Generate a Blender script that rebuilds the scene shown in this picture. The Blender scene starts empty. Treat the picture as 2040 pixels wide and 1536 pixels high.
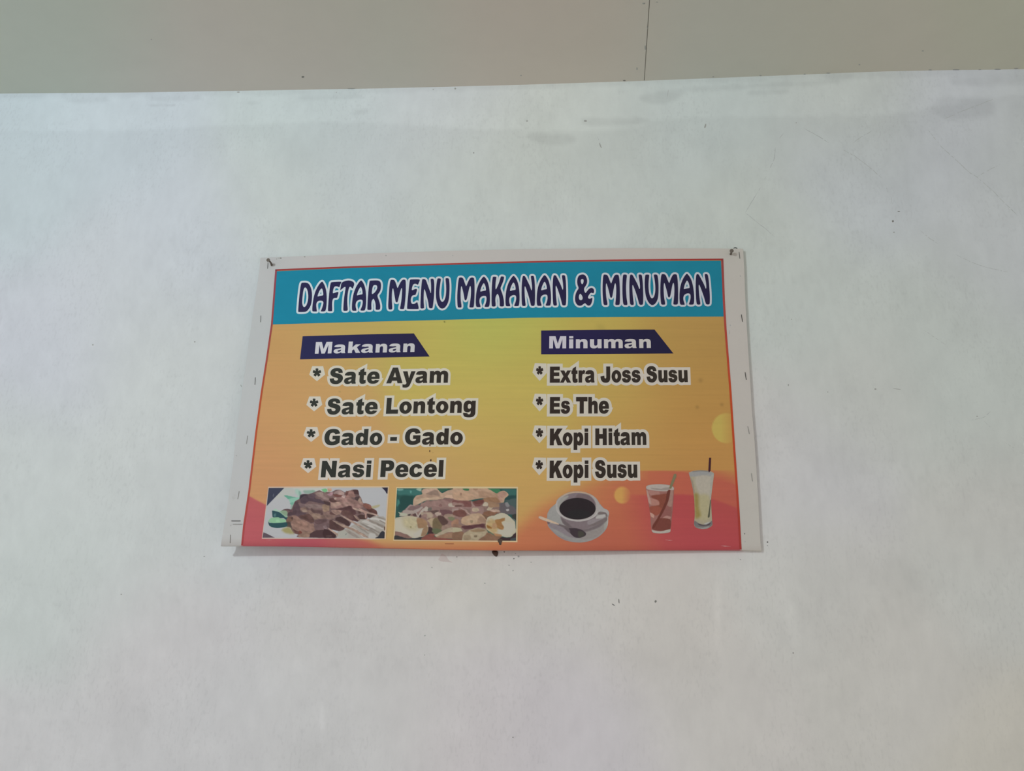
import bpy, math, random
import numpy as np
from mathutils import Vector, Matrix, geometry

random.seed(4)
rng = np.random.default_rng(4)
scene = bpy.context.scene
COL = scene.collection

# ------------------------------------------------------------------ camera, light, exposure
W, H = 2040.0, 1536.0
FPX = 1534.0
CAM = Vector((0.0, -1.5, 1.5))
PITCH, YAW, ROLL = math.radians(17.2), math.radians(4.0), math.radians(1.5)
fwd = Vector((-math.sin(YAW) * math.cos(PITCH), math.cos(YAW) * math.cos(PITCH), math.sin(PITCH)))
r0 = Vector((math.cos(YAW), math.sin(YAW), 0))
u0 = r0.cross(fwd)
right = math.cos(ROLL) * r0 + math.sin(ROLL) * u0
up = -math.sin(ROLL) * r0 + math.cos(ROLL) * u0
cd = bpy.data.cameras.new('camera')
cd.sensor_fit = 'HORIZONTAL'; cd.sensor_width = 36.0; cd.lens = 36.0 * FPX / W
cd.clip_start = 0.05; cd.clip_end = 50
cam = bpy.data.objects.new('camera', cd); COL.objects.link(cam)
M = Matrix((right, up, -fwd)).transposed().to_4x4(); M.translation = CAM
cam.matrix_world = M
scene.camera = cam

scene.view_settings.view_transform = 'Standard'
scene.view_settings.look = 'None'
scene.view_settings.gamma = 1
scene.view_settings.use_curve_mapping = False
scene.view_settings.exposure = 0.0

world = bpy.data.worlds.new('daylight'); scene.world = world; world.use_nodes = True
wn = world.node_tree; wn.nodes.clear()
wo = wn.nodes.new('ShaderNodeOutputWorld'); wb = wn.nodes.new('ShaderNodeBackground')
wb.inputs['Color'].default_value = (1.015, 0.975, 1.05, 1); wb.inputs['Strength'].default_value = 0.59
wn.links.new(wb.outputs[0], wo.inputs[0])

ld = bpy.data.lights.new('room_lamp', 'AREA'); ld.shape = 'DISK'; ld.size = 0.16
ld.energy = 16.4; ld.color = (0.90, 1.0, 1.06)
lamp = bpy.data.objects.new('room_lamp', ld); COL.objects.link(lamp)
lamp.location = (-1.32, -2.35, 2.6)
lamp.rotation_euler = (Vector((0, 0, 2.0)) - Vector(lamp.location)).to_track_quat('-Z', 'Y').to_euler()

# ------------------------------------------------------------------ helpers: photo pixel <-> real surfaces
Cn = np.array(CAM); Rn = np.array(right); Un = np.array(up); Fn = np.array(fwd)

def rays(P):
    P = np.asarray(P, float)
    return FPX * Fn + (P[..., 0:1] - W / 2) * Rn - (P[..., 1:2] - H / 2) * Un

def on_wall(P, y=0.0):
    d = rays(P); t = (y - Cn[1]) / d[..., 1]
    return Cn + d * t[..., None]

def to_px(X):
    v = np.asarray(X, float) - Cn
    z = v @ Fn
    return np.stack([W / 2 + FPX * (v @ Rn) / z, H / 2 - FPX * (v @ Un) / z], -1)

# the board hangs a little off the wall: stand-off of its face, bilinear between its corners
cTL, cTR, cBR, cBL = on_wall(np.array([[520, 513], [1480, 495], [1515, 1095], [440, 1088]], float))
DTL, DTR, DBL, DBR = 0.014, 0.011, 0.046, 0.011
bx0, bx1 = (cTL[0] + cBL[0]) / 2, (cTR[0] + cBR[0]) / 2
bz1, bz0 = (cTL[2] + cTR[2]) / 2, (cBL[2] + cBR[2]) / 2

EB = on_wall(np.array([(440,1088.6),(480,1089),(560,1089.5),(630,1090.8),(700,1092.3),(760,1093.6),(860,1095.4),(975,1096.9),(1140,1097.6),(1300,1096.9),(1400,1097.3),(1517,1099)], float))
def standoff(x, z):
    u = (x - bx0) / (bx1 - bx0); v = (z - bz0) / (bz1 - bz0)
    u = np.clip(u, -.1, 1.1); v = np.clip(v, -.1, 1.1)
    d = DBL * (1 - u) * (1 - v) + DBR * u * (1 - v) + DTL * (1 - u) * v + DTR * u * v
    # the sheet rolls over towards the board's edges, most of all along the foot
    zb = np.interp(x, EB[:, 0], EB[:, 2])
    k = np.clip((zb + .011 - z) / .011, 0, 1.2)
    return d - .0042 * k ** 2 + .0006 * np.exp(-((z - zb - .014) / .006) ** 2)

def on_board(P, lift=0.0):
    P = np.asarray(P, float); d = rays(P)
    y = np.full(P.shape[:-1], -0.015)
    for _ in range(8):
        t = (y - Cn[1]) / d[..., 1]
        X = Cn + d * t[..., None]
        y = -standoff(X[..., 0], X[..., 2]) - lift
    t = (y - Cn[1]) / d[..., 1]
    return Cn + d * t[..., None]

def srgb(h):
    if isinstance(h, str):
        h = np.array([int(h[i:i + 2], 16) for i in (0, 2, 4)], float) / 255
    h = np.asarray(h, float)
    return np.where(h <= .04045, h / 12.92, ((h + .055) / 1.055) ** 2.4)

E_LIT = 0.62                      # how bright a white surface shows under this room's light
def albedo(h):
    return np.clip(srgb(h) / E_LIT, 0, 0.95)

# ------------------------------------------------------------------ materials
def nodes(name):
    m = bpy.data.materials.new(name); m.use_nodes = True
    nt = m.node_tree; b = nt.nodes['Principled BSDF']
    return m, nt, b

def plain(name, hexc, rough=0.6, metal=0.0, noise=0.12, scale=60):
    m, nt, b = nodes(name)
    tc = nt.nodes.new('ShaderNodeTexCoord'); n = nt.nodes.new('ShaderNodeTexNoise')
    n.inputs['Scale'].default_value = scale; n.inputs['Detail'].default_value = 4
    nt.links.new(tc.outputs['Object'], n.inputs['Vector'])
    mx = nt.nodes.new('ShaderNodeMix'); mx.data_type = 'RGBA'
    c = albedo(hexc)
    mx.inputs[6].default_value = (*(c * (1 - noise)), 1); mx.inputs[7].default_value = (*np.clip(c * (1 + noise), 0, 1), 1)
    nt.links.new(n.outputs['Fac'], mx.inputs[0]); nt.links.new(mx.outputs[2], b.inputs['Base Color'])
    b.inputs['Roughness'].default_value = rough; b.inputs['Metallic'].default_value = metal
    b.inputs['Specular IOR Level'].default_value = 0.25
    return m

def painted(name, rough=0.7, spec=0.2, var=0.03, vec=(1, 1, 1), scale=40.0, bump=0.0, bscale=300.0, detail=6, dash=0.0):
    """colour attribute x procedural grain"""
    m, nt, b = nodes(name)
    at = nt.nodes.new('ShaderNodeAttribute'); at.attribute_name = 'paint'
    tc = nt.nodes.new('ShaderNodeTexCoord'); mp = nt.nodes.new('ShaderNodeMapping')
    mp.inputs['Scale'].default_value = vec
    nt.links.new(tc.outputs['Object'], mp.inputs['Vector'])
    n = nt.nodes.new('ShaderNodeTexNoise'); n.inputs['Scale'].default_value = scale; n.inputs['Detail'].default_value = detail
    n.inputs['Roughness'].default_value = 0.65
    nt.links.new(mp.outputs[0], n.inputs['Vector'])
    mr = nt.nodes.new('ShaderNodeMapRange'); mr.inputs['From Min'].default_value = .3; mr.inputs['From Max'].default_value = .7
    mr.inputs['To Min'].default_value = 1 - var; mr.inputs['To Max'].default_value = 1 + var
    nt.links.new(n.outputs['Fac'], mr.inputs['Value'])
    vm = nt.nodes.new('ShaderNodeVectorMath'); vm.operation = 'SCALE'
    nt.links.new(at.outputs['Color'], vm.inputs[0]); nt.links.new(mr.outputs[0], vm.inputs['Scale'])
    last = vm
    if dash:
        def nz(sc, vz, lo, hi, to, det=3):
            mp2 = nt.nodes.new('ShaderNodeMapping'); mp2.inputs['Scale'].default_value = (1, 1, vz)
            nt.links.new(tc.outputs['Object'], mp2.inputs['Vector'])
            n3 = nt.nodes.new('ShaderNodeTexNoise'); n3.inputs['Scale'].default_value = sc; n3.inputs['Detail'].default_value = det
            nt.links.new(mp2.outputs[0], n3.inputs['Vector'])
            m3 = nt.nodes.new('ShaderNodeMapRange'); m3.interpolation_type = 'SMOOTHSTEP'
            m3.inputs['From Min'].default_value = lo; m3.inputs['From Max'].default_value = hi
            m3.inputs['To Min'].default_value = 0; m3.inputs['To Max'].default_value = to
            nt.links.new(n3.outputs['Fac'], m3.inputs['Value']); return m3
        a1 = nz(190, .45, .50, .68, dash); a2 = nz(7, .8, .38, .62, 1.0)
        pr = nt.nodes.new('ShaderNodeMath'); pr.operation = 'MULTIPLY'
        nt.links.new(a1.outputs[0], pr.inputs[0]); nt.links.new(a2.outputs[0], pr.inputs[1])
        su = nt.nodes.new('ShaderNodeMath'); su.operation = 'SUBTRACT'; su.inputs[0].default_value = 1.0
        nt.links.new(pr.outputs[0], su.inputs[1])
        v2 = nt.nodes.new('ShaderNodeVectorMath'); v2.operation = 'SCALE'
        nt.links.new(vm.outputs[0], v2.inputs[0]); nt.links.new(su.outputs[0], v2.inputs['Scale']); last = v2
    nt.links.new(last.outputs[0], b.inputs['Base Color'])
    b.inputs['Roughness'].default_value = rough; b.inputs['Specular IOR Level'].default_value = spec
    if bump:
        n2 = nt.nodes.new('ShaderNodeTexNoise'); n2.inputs['Scale'].default_value = bscale; n2.inputs['Detail'].default_value = 5
        nt.links.new(tc.outputs['Object'], n2.inputs['Vector'])
        bp = nt.nodes.new('ShaderNodeBump'); bp.inputs['Strength'].default_value = bump; bp.inputs['Distance'].default_value = 0.001
        nt.links.new(n2.outputs['Fac'], bp.inputs['Height']); nt.links.new(bp.outputs[0], b.inputs['Normal'])
    return m

M_WALL = painted('wall_paint', .85, .15, .022, (1, 1, .45), 55, .35, 160, dash=.055)
M_CEIL = painted('ceiling_paint', .8, .15, .012, (1, 1, 1), 12, .1, 90)
M_PRINT = painted('printed_vinyl', .6, .05, .012, (2, 2, 120), 3, .05, 500)
M_VINYL = painted('blank_vinyl', .55, .25, .02, (1, 1, 1), 8, .15, 120)
M_STEEL = plain('staple_steel', '4A4A48', .45, .3)
M_STEEL2 = plain('worn_staple_steel', '7E7C78', .45, .2)
M_NAIL = plain('rusty_nail', '5E5850', .6, .3, .3, 300)
M_RUST = plain('rust', '4A3C34', .8, 0, .25, 300)
M_BLACK = plain('dark_metal', '23211E', .6)
M_SPECK = plain('dirt', '6E6D68', .9, 0, .3)
M_CRACK = plain('hairline_crack', 'A1A6A3', .95, 0, .05)

# ------------------------------------------------------------------ object helpers
def link(o, parent=None):
    COL.objects.link(o)
    if parent is not None:
        o.parent = parent
    return o

def tag(o, label=None, cat=None, group=None, kind=None):
    for k, v in (('label', label), ('category', cat), ('group', group), ('kind', kind)):
        if v: o[k] = v
    return o

def mesh_obj(name, V, F, mat, parent=None, paint=None, smooth=False):
    V = np.asarray(V, float).reshape(-1, 3)
    me = bpy.data.meshes.new(name)
    if isinstance(F, np.ndarray):
        n, k = F.shape
        me.vertices.add(len(V)); me.vertices.foreach_set('co', V.astype(np.float32).ravel())
        me.loops.add(n * k); me.loops.foreach_set('vertex_index', F.astype(np.int32).ravel())
        me.polygons.add(n); me.polygons.foreach_set('loop_start', (np.arange(n) * k).astype(np.int32))
        me.update(calc_edges=True)
    else:
        me.from_pydata([tuple(v) for v in V], [], F)
    if paint is not None:
        paint = np.asarray(paint, float)
        if paint.ndim == 1: paint = np.tile(paint, (len(V), 1))
        a = me.color_attributes.new('paint', 'FLOAT_COLOR', 'POINT')
        buf = np.ones((len(V), 4), np.float32); buf[:, :3] = paint
        a.data.foreach_set('color', buf.ravel())
    me.materials.append(mat)
    if smooth:
        me.polygons.foreach_set('use_smooth', [True] * len(me.polygons))
    me.validate()
    o = bpy.data.objects.new(name, me)
    return link(o, parent)

def grid_faces(nr, nc):
    i = np.arange(nr - 1)[:, None] * nc + np.arange(nc - 1)[None, :]
    return np.stack([i, i + nc, i + nc + 1, i + 1], -1).reshape(-1, 4)

def field(points, P, sigma):
    """smooth colour field through control points (normalised gaussian weights)"""
    C = np.array([[int(h[i:i + 2], 16) / 255 for i in (0, 2, 4)] for _, _, h in points])
    num = np.zeros(P.shape[:-1] + (3,)); den = np.full(P.shape[:-1], 1e-12)
    for (x, y, _), c in zip(points, C):
        w = np.exp(-((P[..., 0] - x) ** 2 + (P[..., 1] - y) ** 2) / (2 * sigma ** 2)) + 1e-9 / (1 + ((P[..., 0] - x) ** 2 + (P[..., 1] - y) ** 2) ** 2 / sigma ** 4)
        num += w[..., None] * c; den += w
    return num / den[..., None]

def sdf(P, poly):
    poly = np.asarray(poly, float)
    x, y = P[..., 0], P[..., 1]
    d2 = np.full(x.shape, 1e18); inside = np.zeros(x.shape, bool)
    n = len(poly)
    for i in range(n):
        ax, ay = poly[i]; bx, by = poly[(i + 1) % n]
        ex, ey = bx - ax, by - ay; L = ex * ex + ey * ey + 1e-12
        t = np.clip(((x - ax) * ex + (y - ay) * ey) / L, 0, 1)
        d2 = np.minimum(d2, (x - ax - t * ex) ** 2 + (y - ay - t * ey) ** 2)
        c = ((ay > y) != (by > y)) & (x < (bx - ax) * (y - ay) / ((by - ay) if by != ay else 1e-12) + ax)
        inside ^= c
    return np.where(inside, -1, 1) * np.sqrt(d2)

def paint_poly(img, P, poly, hexc, blur, alpha=1.0):
    poly = np.asarray(poly, float)
    lo, hi = poly.min(0) - blur - 1, poly.max(0) + blur + 1
    m = (P[..., 0] > lo[0]) & (P[..., 0] < hi[0]) & (P[..., 1] > lo[1]) & (P[..., 1] < hi[1])
    if not m.any(): return
    s = sdf(P[m], poly)
    a = np.clip(.5 - s / (2 * max(blur, .3)), 0, 1); a = a * a * (3 - 2 * a) * alpha
    c = np.array([int(hexc[i:i + 2], 16) / 255 for i in (0, 2, 4)])
    img[m] = img[m] * (1 - a[:, None]) + c * a[:, None]

def chaikin(p, it=2):
    p = np.asarray(p, float)
    for _ in range(it):
        q = np.roll(p, -1, 0)
        p = np.stack([.75 * p + .25 * q, .25 * p + .75 * q], 1).reshape(-1, 2)
    return p

def smooth_in(p, k=4):
    p = np.asarray(p, float); keep = np.hypot(*(p - np.roll(p, 1, 0)).T) > 1e-6
    dup = ~np.roll(keep, -1); out = []; n = len(p)
    for i in range(n):
        a, b, c, d = p[i - 1], p[i], p[(i + 1) % n], p[(i + 2) % n]
        if np.allclose(b, c): continue
        for t in np.arange(k) / k:
            m0, m1 = (c - a) * .4, (d - b) * .4
            if np.allclose(a, b): m0 = (c - b) * .8
            if np.allclose(c, d): m1 = (c - b) * .8
            out.append((2*t**3-3*t**2+1) * b + (t**3-2*t**2+t) * m0 + (-2*t**3+3*t**2) * c + (t**3-t**2) * m1)
    return np.array(out)

def parse_shapes(txt, ox, oy, s, smooth=1):
    out = []
    for ln in txt.strip().splitlines():
        ln = ln.split('#')[0].strip()
        if not ln: continue
        t = ln.split()
        p = np.array([[float(a) for a in q.split(',')] for q in t[2:]])
        if smooth: p = smooth_in(p)
        out.append((t[0], float(t[1]) / s, p / s + np.array([ox, oy])))
    return out

def value_noise(P, cell, seed):
    r = np.random.default_rng(seed)
    T = r.random((128, 128))
    x = P[..., 0] / cell; y = P[..., 1] / cell
    xi = np.floor(x).astype(int); yi = np.floor(y).astype(int)
    fx = x - xi; fy = y - yi; fx = fx * fx * (3 - 2 * fx); fy = fy * fy * (3 - 2 * fy)
    g = lambda a, b: T[a % 128, b % 128]
    return (g(xi, yi) * (1 - fx) + g(xi + 1, yi) * fx) * (1 - fy) + (g(xi, yi + 1) * (1 - fx) + g(xi + 1, yi + 1) * fx) * fy - .5

# ------------------------------------------------------------------ the wall
WALLC = [(0,200,'AEB8BC'),(0,400,'B1BABD'),(0,700,'B6B9BF'),(130,650,'B6B9BE'),(0,900,'B8BDBB'),(0,1200,'B9BFBC'),(0,1500,'BDBDBD'),(250,250,'B0B8BC'),(280,560,'B6BABD'),(300,700,'B8BCBA'),
 (380,450,'B3B8BD'),(450,800,'B6BAB9'),(300,1000,'BABEBC'),(300,1250,'BFBDBD'),(200,1150,'B9BFBC'),(400,1450,'BBBBBB'),(600,230,'AFB9B8'),(560,400,'B3B9B5'),(700,350,'AEB4B4'),(900,400,'B0B6B2'),
 (900,230,'B3B8B9'),(1000,300,'B1B6AE'),(1050,450,'AFB4B0'),(1200,300,'ADB3AE'),(1400,220,'AAB2AF'),(1500,450,'A9AFA9'),(1700,350,'A6ABAD'),(1700,220,'ABB1AC'),(1900,250,'A4A8AC'),
 (2030,300,'A1A6A5'),(2000,500,'A5A9AA'),(1600,600,'ACB2AD'),(1900,650,'A6ACA7'),(1700,800,'ACAFAA'),(2000,850,'A6ACA7'),(1600,950,'B0B0B1'),(2000,1000,'ABABA6'),(1600,1130,'B5B5B0'),
 (2000,1150,'AEB0AB'),(1800,1350,'B7B6B0'),(2030,1500,'BEBCB2'),(700,1200,'BCBBB9'),(650,1450,'B9B9B8'),(900,1150,'BDBBB4'),(950,1400,'BEBABA'),(1100,1200,'BBBAB5'),(1100,1380,'BEBABC'),
 (1300,1250,'BBB8B2'),(1400,1450,'BBB9B4'),(1200,1500,'BDBABC'),(480,1000,'B8BBBB'),(800,1350,'BBBAB8'),(1480,900,'B5B4B0')]
STREAKS = """
# brushed strip of fresher paint under the ceiling, multiplicative marks
L 4 -60,196 300,192 700,188 1020,176 1500,160 2100,148 2100,185 1990,192 1900,205 1830,222 1700,232 1480,232 1300,236 1260,262 1020,262 800,246 560,244 250,262 -60,262
D 5 130,197 210,194 215,202 140,206
D 4 300,193 395,190 400,200 340,203 300,200
D 3 295,207 350,206 345,213 300,214
D 4 600,191 720,188 730,196 650,200 600,198
D 3 480,203 520,201 515,208 480,209
D 5 700,222 730,214 735,226 700,232
D 4 1270,184 1370,182 1360,190 1330,206 1275,206
D 4 1486,180 1570,178 1572,186 1490,191
D 5 1640,146 1710,144 1690,160 1650,162
D 4 1160,236 1240,232 1300,238 1280,246 1220,252 1165,250
D 5 1050,265 1150,268 1145,290 1060,288
D 5 1340,176 1520,166 1600,162 1690,160 1600,172 1450,178 1340,184
D 6 1890,155 2060,150 2060,168 1900,170
D 6 1850,195 1980,190 1985,235 1860,240
D 9 1650,240 1830,238 1830,270 1660,275
D 8 380,245 460,243 450,300 390,300
D 8 560,255 650,248 660,310 600,350 560,330
D 7 1200,235 1290,240 1280,330 1210,320
D 8 1380,260 1420,250 1420,300 1390,310
D 9 150,1385 280,1380 290,1460 240,1500 130,1465
D 9 220,1420 290,1400 285,1536 225,1536
D 7 645,1400 700,1395 690,1500 648,1510
L 3 637,1380 645,1380 645,1490 636,1490
D 8 650,1230 705,1235 690,1320 655,1330
D 8 550,1110 605,1115 600,1190 555,1200
D 9 1140,1165 1290,1160 1330,1240 1180,1250
D 9 1200,1250 1380,1240 1370,1330 1210,1340
D 9 1500,760 1640,740 1800,820 1790,930 1640,960 1560,880
D 9 1740,1120 1830,1110 1900,1180 1800,1230
D 9 1760,390 1830,370 1850,480 1780,500
D 8 1470,400 1560,390 1570,520 1490,520
D 9 1840,440 1930,420 1960,560 1860,560
L 5 1425,1140 1435,1140 1437,1310 1425,1300
L 6 1565,1210 1590,1205 1595,1290 1570,1285
D 9 1030,380 1100,370 1140,430 1060,470
D 8 1330,420 1420,400 1450,470 1350,480
"""

def build_wall():
    xs = np.concatenate([[-4, -2.2, -1.6], np.arange(-1.28, 1.31, .0055), [1.6, 2.4, 4]])
    zs = np.concatenate([[-.02, .4, .8, 1.0], np.arange(1.12, 2.78, .0055)])
    X, Z = np.meshgrid(xs, zs)
    V = np.stack([X, np.zeros_like(X), Z], -1)
    P = to_px(V)
    P[..., 0] = np.clip(P[..., 0], -150, 2190); P[..., 1] = np.clip(P[..., 1], 100, 1700)
    c = srgb(field(WALLC, P, 85.0))
    lum = (c @ np.array([.2126, .7152, .0722]))[..., None]
    c = c / lum * WALL_LUM                       # keep the tint of the patchy paint, light gives the brightness
    f = np.ones(P.shape[:-1])
    for ln in STREAKS.strip().splitlines():
        if ln[0] == '#': continue
        t = ln.split()
        p = chaikin([[float(a) for a in q.split(',')] for q in t[2:]], 2)
        s = sdf(P, p) + value_noise(P * np.array([.5, 1]), 7, 3) * 5 + value_noise(P, 24, 5) * (5 if float(t[1]) <= 6 else 34)
        a = np.clip(.5 - s / (2 * float(t[1])), 0, 1)
        f *= 1 + a * (.07 if t[0] == 'L' else (-.10 if float(t[1]) <= 6 else -.022))
    Q = P * np.array([1.0, .45])
    f *= 1 + .04 * value_noise(P, 150, 10) + .045 * value_noise(P, 60, 11) + .03 * value_noise(Q, 14, 12) + .028 * value_noise(P, 26, 13)
    mott = np.clip(value_noise(P, 120, 21) * 2.2, 0, 1)
    f *= 1 - mott * np.clip(value_noise(Q, 5.5, 22), 0, 1) * .10
    c = np.clip(c * f[..., None], 0, .95)
    nr, nc = X.shape
    F = grid_faces(nr, nc)[:, ::-1]
    o = mesh_obj('wall_front', V.reshape(-1, 3), F, M_WALL, paint=c.reshape(-1, 3))
    tag(o, kind='structure')
    return o

WALL_LUM = 0.80
wall = build_wall()

# ------------------------------------------------------------------ ceiling of boards, floor
cpts = np.array([[-200, 190], [0, 186.5], [250, 184.5], [500, 180.5], [760, 176], [1020, 169.5], [1283, 161], [1500, 152.5], [1750, 142.5], [1900, 139.5], [2040, 138.0], [2300, 133]], float)
cw = on_wall(cpts)
ZC = float(cw[:, 2].mean())
def ceil_z(x):
    return np.interp(x, cw[:, 0], cw[:, 2])
CEILC = [(0,0,'989F96'),(0,170,'9A9F95'),(240,80,'99A096'),(330,120,'9E9A93'),(450,60,'9D9992'),(560,0,'98988F'),(600,150,'9C9790'),(800,80,'999990'),(1000,60,'9B958D'),(1000,140,'9E9990'),
 (1200,60,'9A958C'),(1400,40,'979890'),(1500,120,'98988E'),(1700,40,'97988E'),(1750,100,'989489'),(2000,40,'939588'),(2000,120,'969587')]
sp = on_wall(np.array([[1283.5, 163.0]]))[0]
d0 = rays(np.array([1294.0, 0.0])); t0 = (ceil_z(sp[0]) - CAM[2]) / d0[2]; sq = Cn + d0 * t0
slope = (sq[0] - sp[0]) / (sq[1] - sp[1])
def seam_x(y): return sp[0] + slope * y

ceiling = bpy.data.objects.new('ceiling', None); link(ceiling); tag(ceiling, kind='structure')
ceiling.location = (0, 0, ZC)
def ceil_panel(side):
    ys = np.concatenate([[0.0], -np.geomspace(.01, 3.1, 60)])
    n = 130
    rows = []
    for y in ys:
        s = seam_x(y)
        xs = np.linspace(-3.2, s - .0007, n) if side < 0 else np.linspace(s + .0007, 3.2, n)
        # crowd samples near the view
        rows.append(np.stack([xs, np.full(n, y), ceil_z(xs)], -1))
    V = np.array(rows)
    jag = (value_noise(V[..., [0, 1]] * 1000, 9, 31) * .0022)
    V[0, :, 2] += 0; V[..., 2] += 0
    P = to_px(V); P = np.clip(P, [-100, -400], [2140, 200])
    c = srgb(field(CEILC, P, 90.0)); lum = (c @ np.array([.2126, .7152, .0722]))[..., None]
    f = 1 + .012 * value_noise(P, 130, 41) + .012 * value_noise(P * np.array([.3, 1]), 14, 42)
    c = np.clip(c / lum * CEIL_LUM * f[..., None], 0, .95)
    top = V.reshape(-1, 3)
    nr = len(ys)
    F = [tuple(q) for q in (grid_faces(nr, n)).tolist()]
    # upper skin 9 mm above, and rims, so that the board has its thickness
    base = len(top)
    V2 = top.copy(); V2[:, 2] += .009
    F += [tuple(int(a) + base for a in q[::-1]) for q in grid_faces(nr, n).tolist()]
    for i in range(nr - 1):
        for j in (0, n - 1):
            a, b = i * n + j, (i + 1) * n + j
            F.append((a, b, b + base, a + base))
    Vall = np.vstack([top, V2]); Vall[:, 2] -= ZC
    o = mesh_obj('ceiling_panel', Vall, F, M_CEIL, ceiling, paint=np.vstack([c.reshape(-1, 3)] * 2))
    return o
CEIL_LUM = 0.685
ceil_panel(-1); ceil_panel(1)
joint = mesh_obj('joint_backing', [(seam_x(0) - .02, 0, 0), (seam_x(0) + .02, 0, 0), (seam_x(-3.1) + .02, -3.1, 0), (seam_x(-3.1) - .02, -3.1, 0)], [(0, 1, 2, 3)],
                 M_CEIL, ceiling, paint=srgb('8A867C'))
joint.location.z = float(ceil_z(sp[0])) - ZC + .0016

M_FLOOR = plain('floor_screed', 'B4AEA4', .7, 0, .08, 6)
fl = mesh_obj('floor', [(-4, 0, 0), (-4, -4.5, 0), (4, -4.5, 0), (4, 0, 0), (-4, 0, -.05), (-4, -4.5, -.05), (4, -4.5, -.05), (4, 0, -.05)],
              [(0, 1, 2, 3), (7, 6, 5, 4), (0, 4, 5, 1), (1, 5, 6, 2), (2, 6, 7, 3), (3, 7, 4, 0)], M_FLOOR)
tag(fl, kind='structure')

# ------------------------------------------------------------------ marks on the wall and ceiling
def blob(name, pts, mat, parent, surf, lift, thick):
    """a small flake of real thickness with a tapering rim"""
    pts = chaikin(pts, 2); c = pts.mean(0); n = len(pts)
    inner = c + (pts - c) * .55
    a = surf(pts, 0.0 if lift is None else lift); b = surf(inner, (lift or 0) + thick)
    top = surf(c[None], (lift or 0) + thick * 1.15)
    V = np.vstack([a, b, top]); F = []
    for i in range(n):
        j = (i + 1) % n
        F.append((i, n + i, n + j, j)); F.append((n + i, 2 * n, n + j))
    o = mesh_obj(name, V, F, mat, parent, smooth=True)
    return o

def wall_surf(P, lift=0.0): return on_wall(np.asarray(P, float), -lift - .0001)

def oval(cx, cy, rx, ry, rot=0, n=7, j=.18):
    a = np.linspace(0, 2 * math.pi, n, endpoint=False)
    r = 1 + (rng.random(n) - .5) * 2 * j
    x, y = rx * r * np.cos(a), ry * r * np.sin(a)
    c, s = math.cos(rot), math.sin(rot)
    return np.stack([cx + x * c - y * s, cy + x * s + y * c], -1)

M_SP2 = plain('faint_dirt', '8E908B', .9, 0, .2)
M_PINK = plain('chipped_plaster', 'B3ABA5', .9, 0, .1)
for (x, y, rx, ry, ro, m) in [(1221.5,1204.5,3.6,1.1,.6,M_SPECK),(1233,1197.5,1.1,5,-.1,M_SPECK),(1306,1198,2.2,2.6,0,M_SPECK),(1580,1301,1.0,1.6,0,M_SPECK),
        (1022,1469,1.2,1.2,0,M_SPECK),(388,681,1.4,1.0,0,M_SPECK),(1529,1080,1.9,1.1,0,M_BLACK),(1529,1087,1.2,.8,0,M_SP2),(1790.5,421.3,3,.8,0,M_SPECK),
        (1778.7,440.8,2.3,2.1,0,M_SPECK),(1781,462.8,1.6,1.6,.6,M_SP2),(1570.5,767,1.2,2.4,.1,M_SP2),(1744,775,2.4,1.6,0,M_SP2),(1787,775,9,.5,.12,M_SP2),(1946.5,829.5,1.5,1.2,0,M_SP2),
        (943.5,304.5,1.6,1.6,0,M_SP2),(1586,244.5,1,1,0,M_SP2),(1023.7,1113,1.4,1.2,0,M_SPECK),(1033,1108.7,2.1,1.8,0,M_SP2),(1004.5,1099.5,1.5,1.5,0,M_SPECK),
        (860.5,1130.5,1.2,1.2,0,M_SP2),(966,1162,1.3,1.1,0,M_SP2),(846.5,1266.5,1.5,1,0,M_SP2),(1166,241,3.5,2,0,M_SP2),(241.5,1184,1.3,1.2,0,M_SP2),(407,1108.5,1.6,.9,0,M_SP2),
        (1050,241,2,1.6,0,M_SP2),(1405,251,1.5,5,.3,M_SP2),(1196,290,1,6,-.4,M_SP2),(185,687,1.5,1.5,0,M_SP2),(1577,636,1,1,0,M_SP2),(1649,781,1.2,1,0,M_SP2),(910,1109.5,1.2,1,0,M_SPECK),
        (1027,1103,1,1,0,M_SP2),(1058,1120,1,1,0,M_SP2),(1014,1126,2,.8,.2,M_SP2),(1022,1137,1.2,1.6,.4,M_SP2),(480.5,769,.8,3,-.4,M_SP2),(846,1305,1,1,0,M_SP2),(1475,1115,1.5,.9,.4,M_SP2),
        (670,184,1,.8,0,M_SP2),(475,183.5,3,1,0,M_SP2),(863,178,.8,1.6,0,M_SP2),(907,176.5,1.8,2,0,M_SP2)]:
    blob('speck', oval(x, y, rx, ry, ro), m, wall, wall_surf, 0, .0003)
blob('plaster_chip', [(876,1110),(880,1102),(884,1105),(888,1106),(893,1115),(897,1119),(904,1121),(890,1119.5),(880,1119),(872,1115)], M_PINK, wall, wall_surf, 0, .0003)

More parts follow.
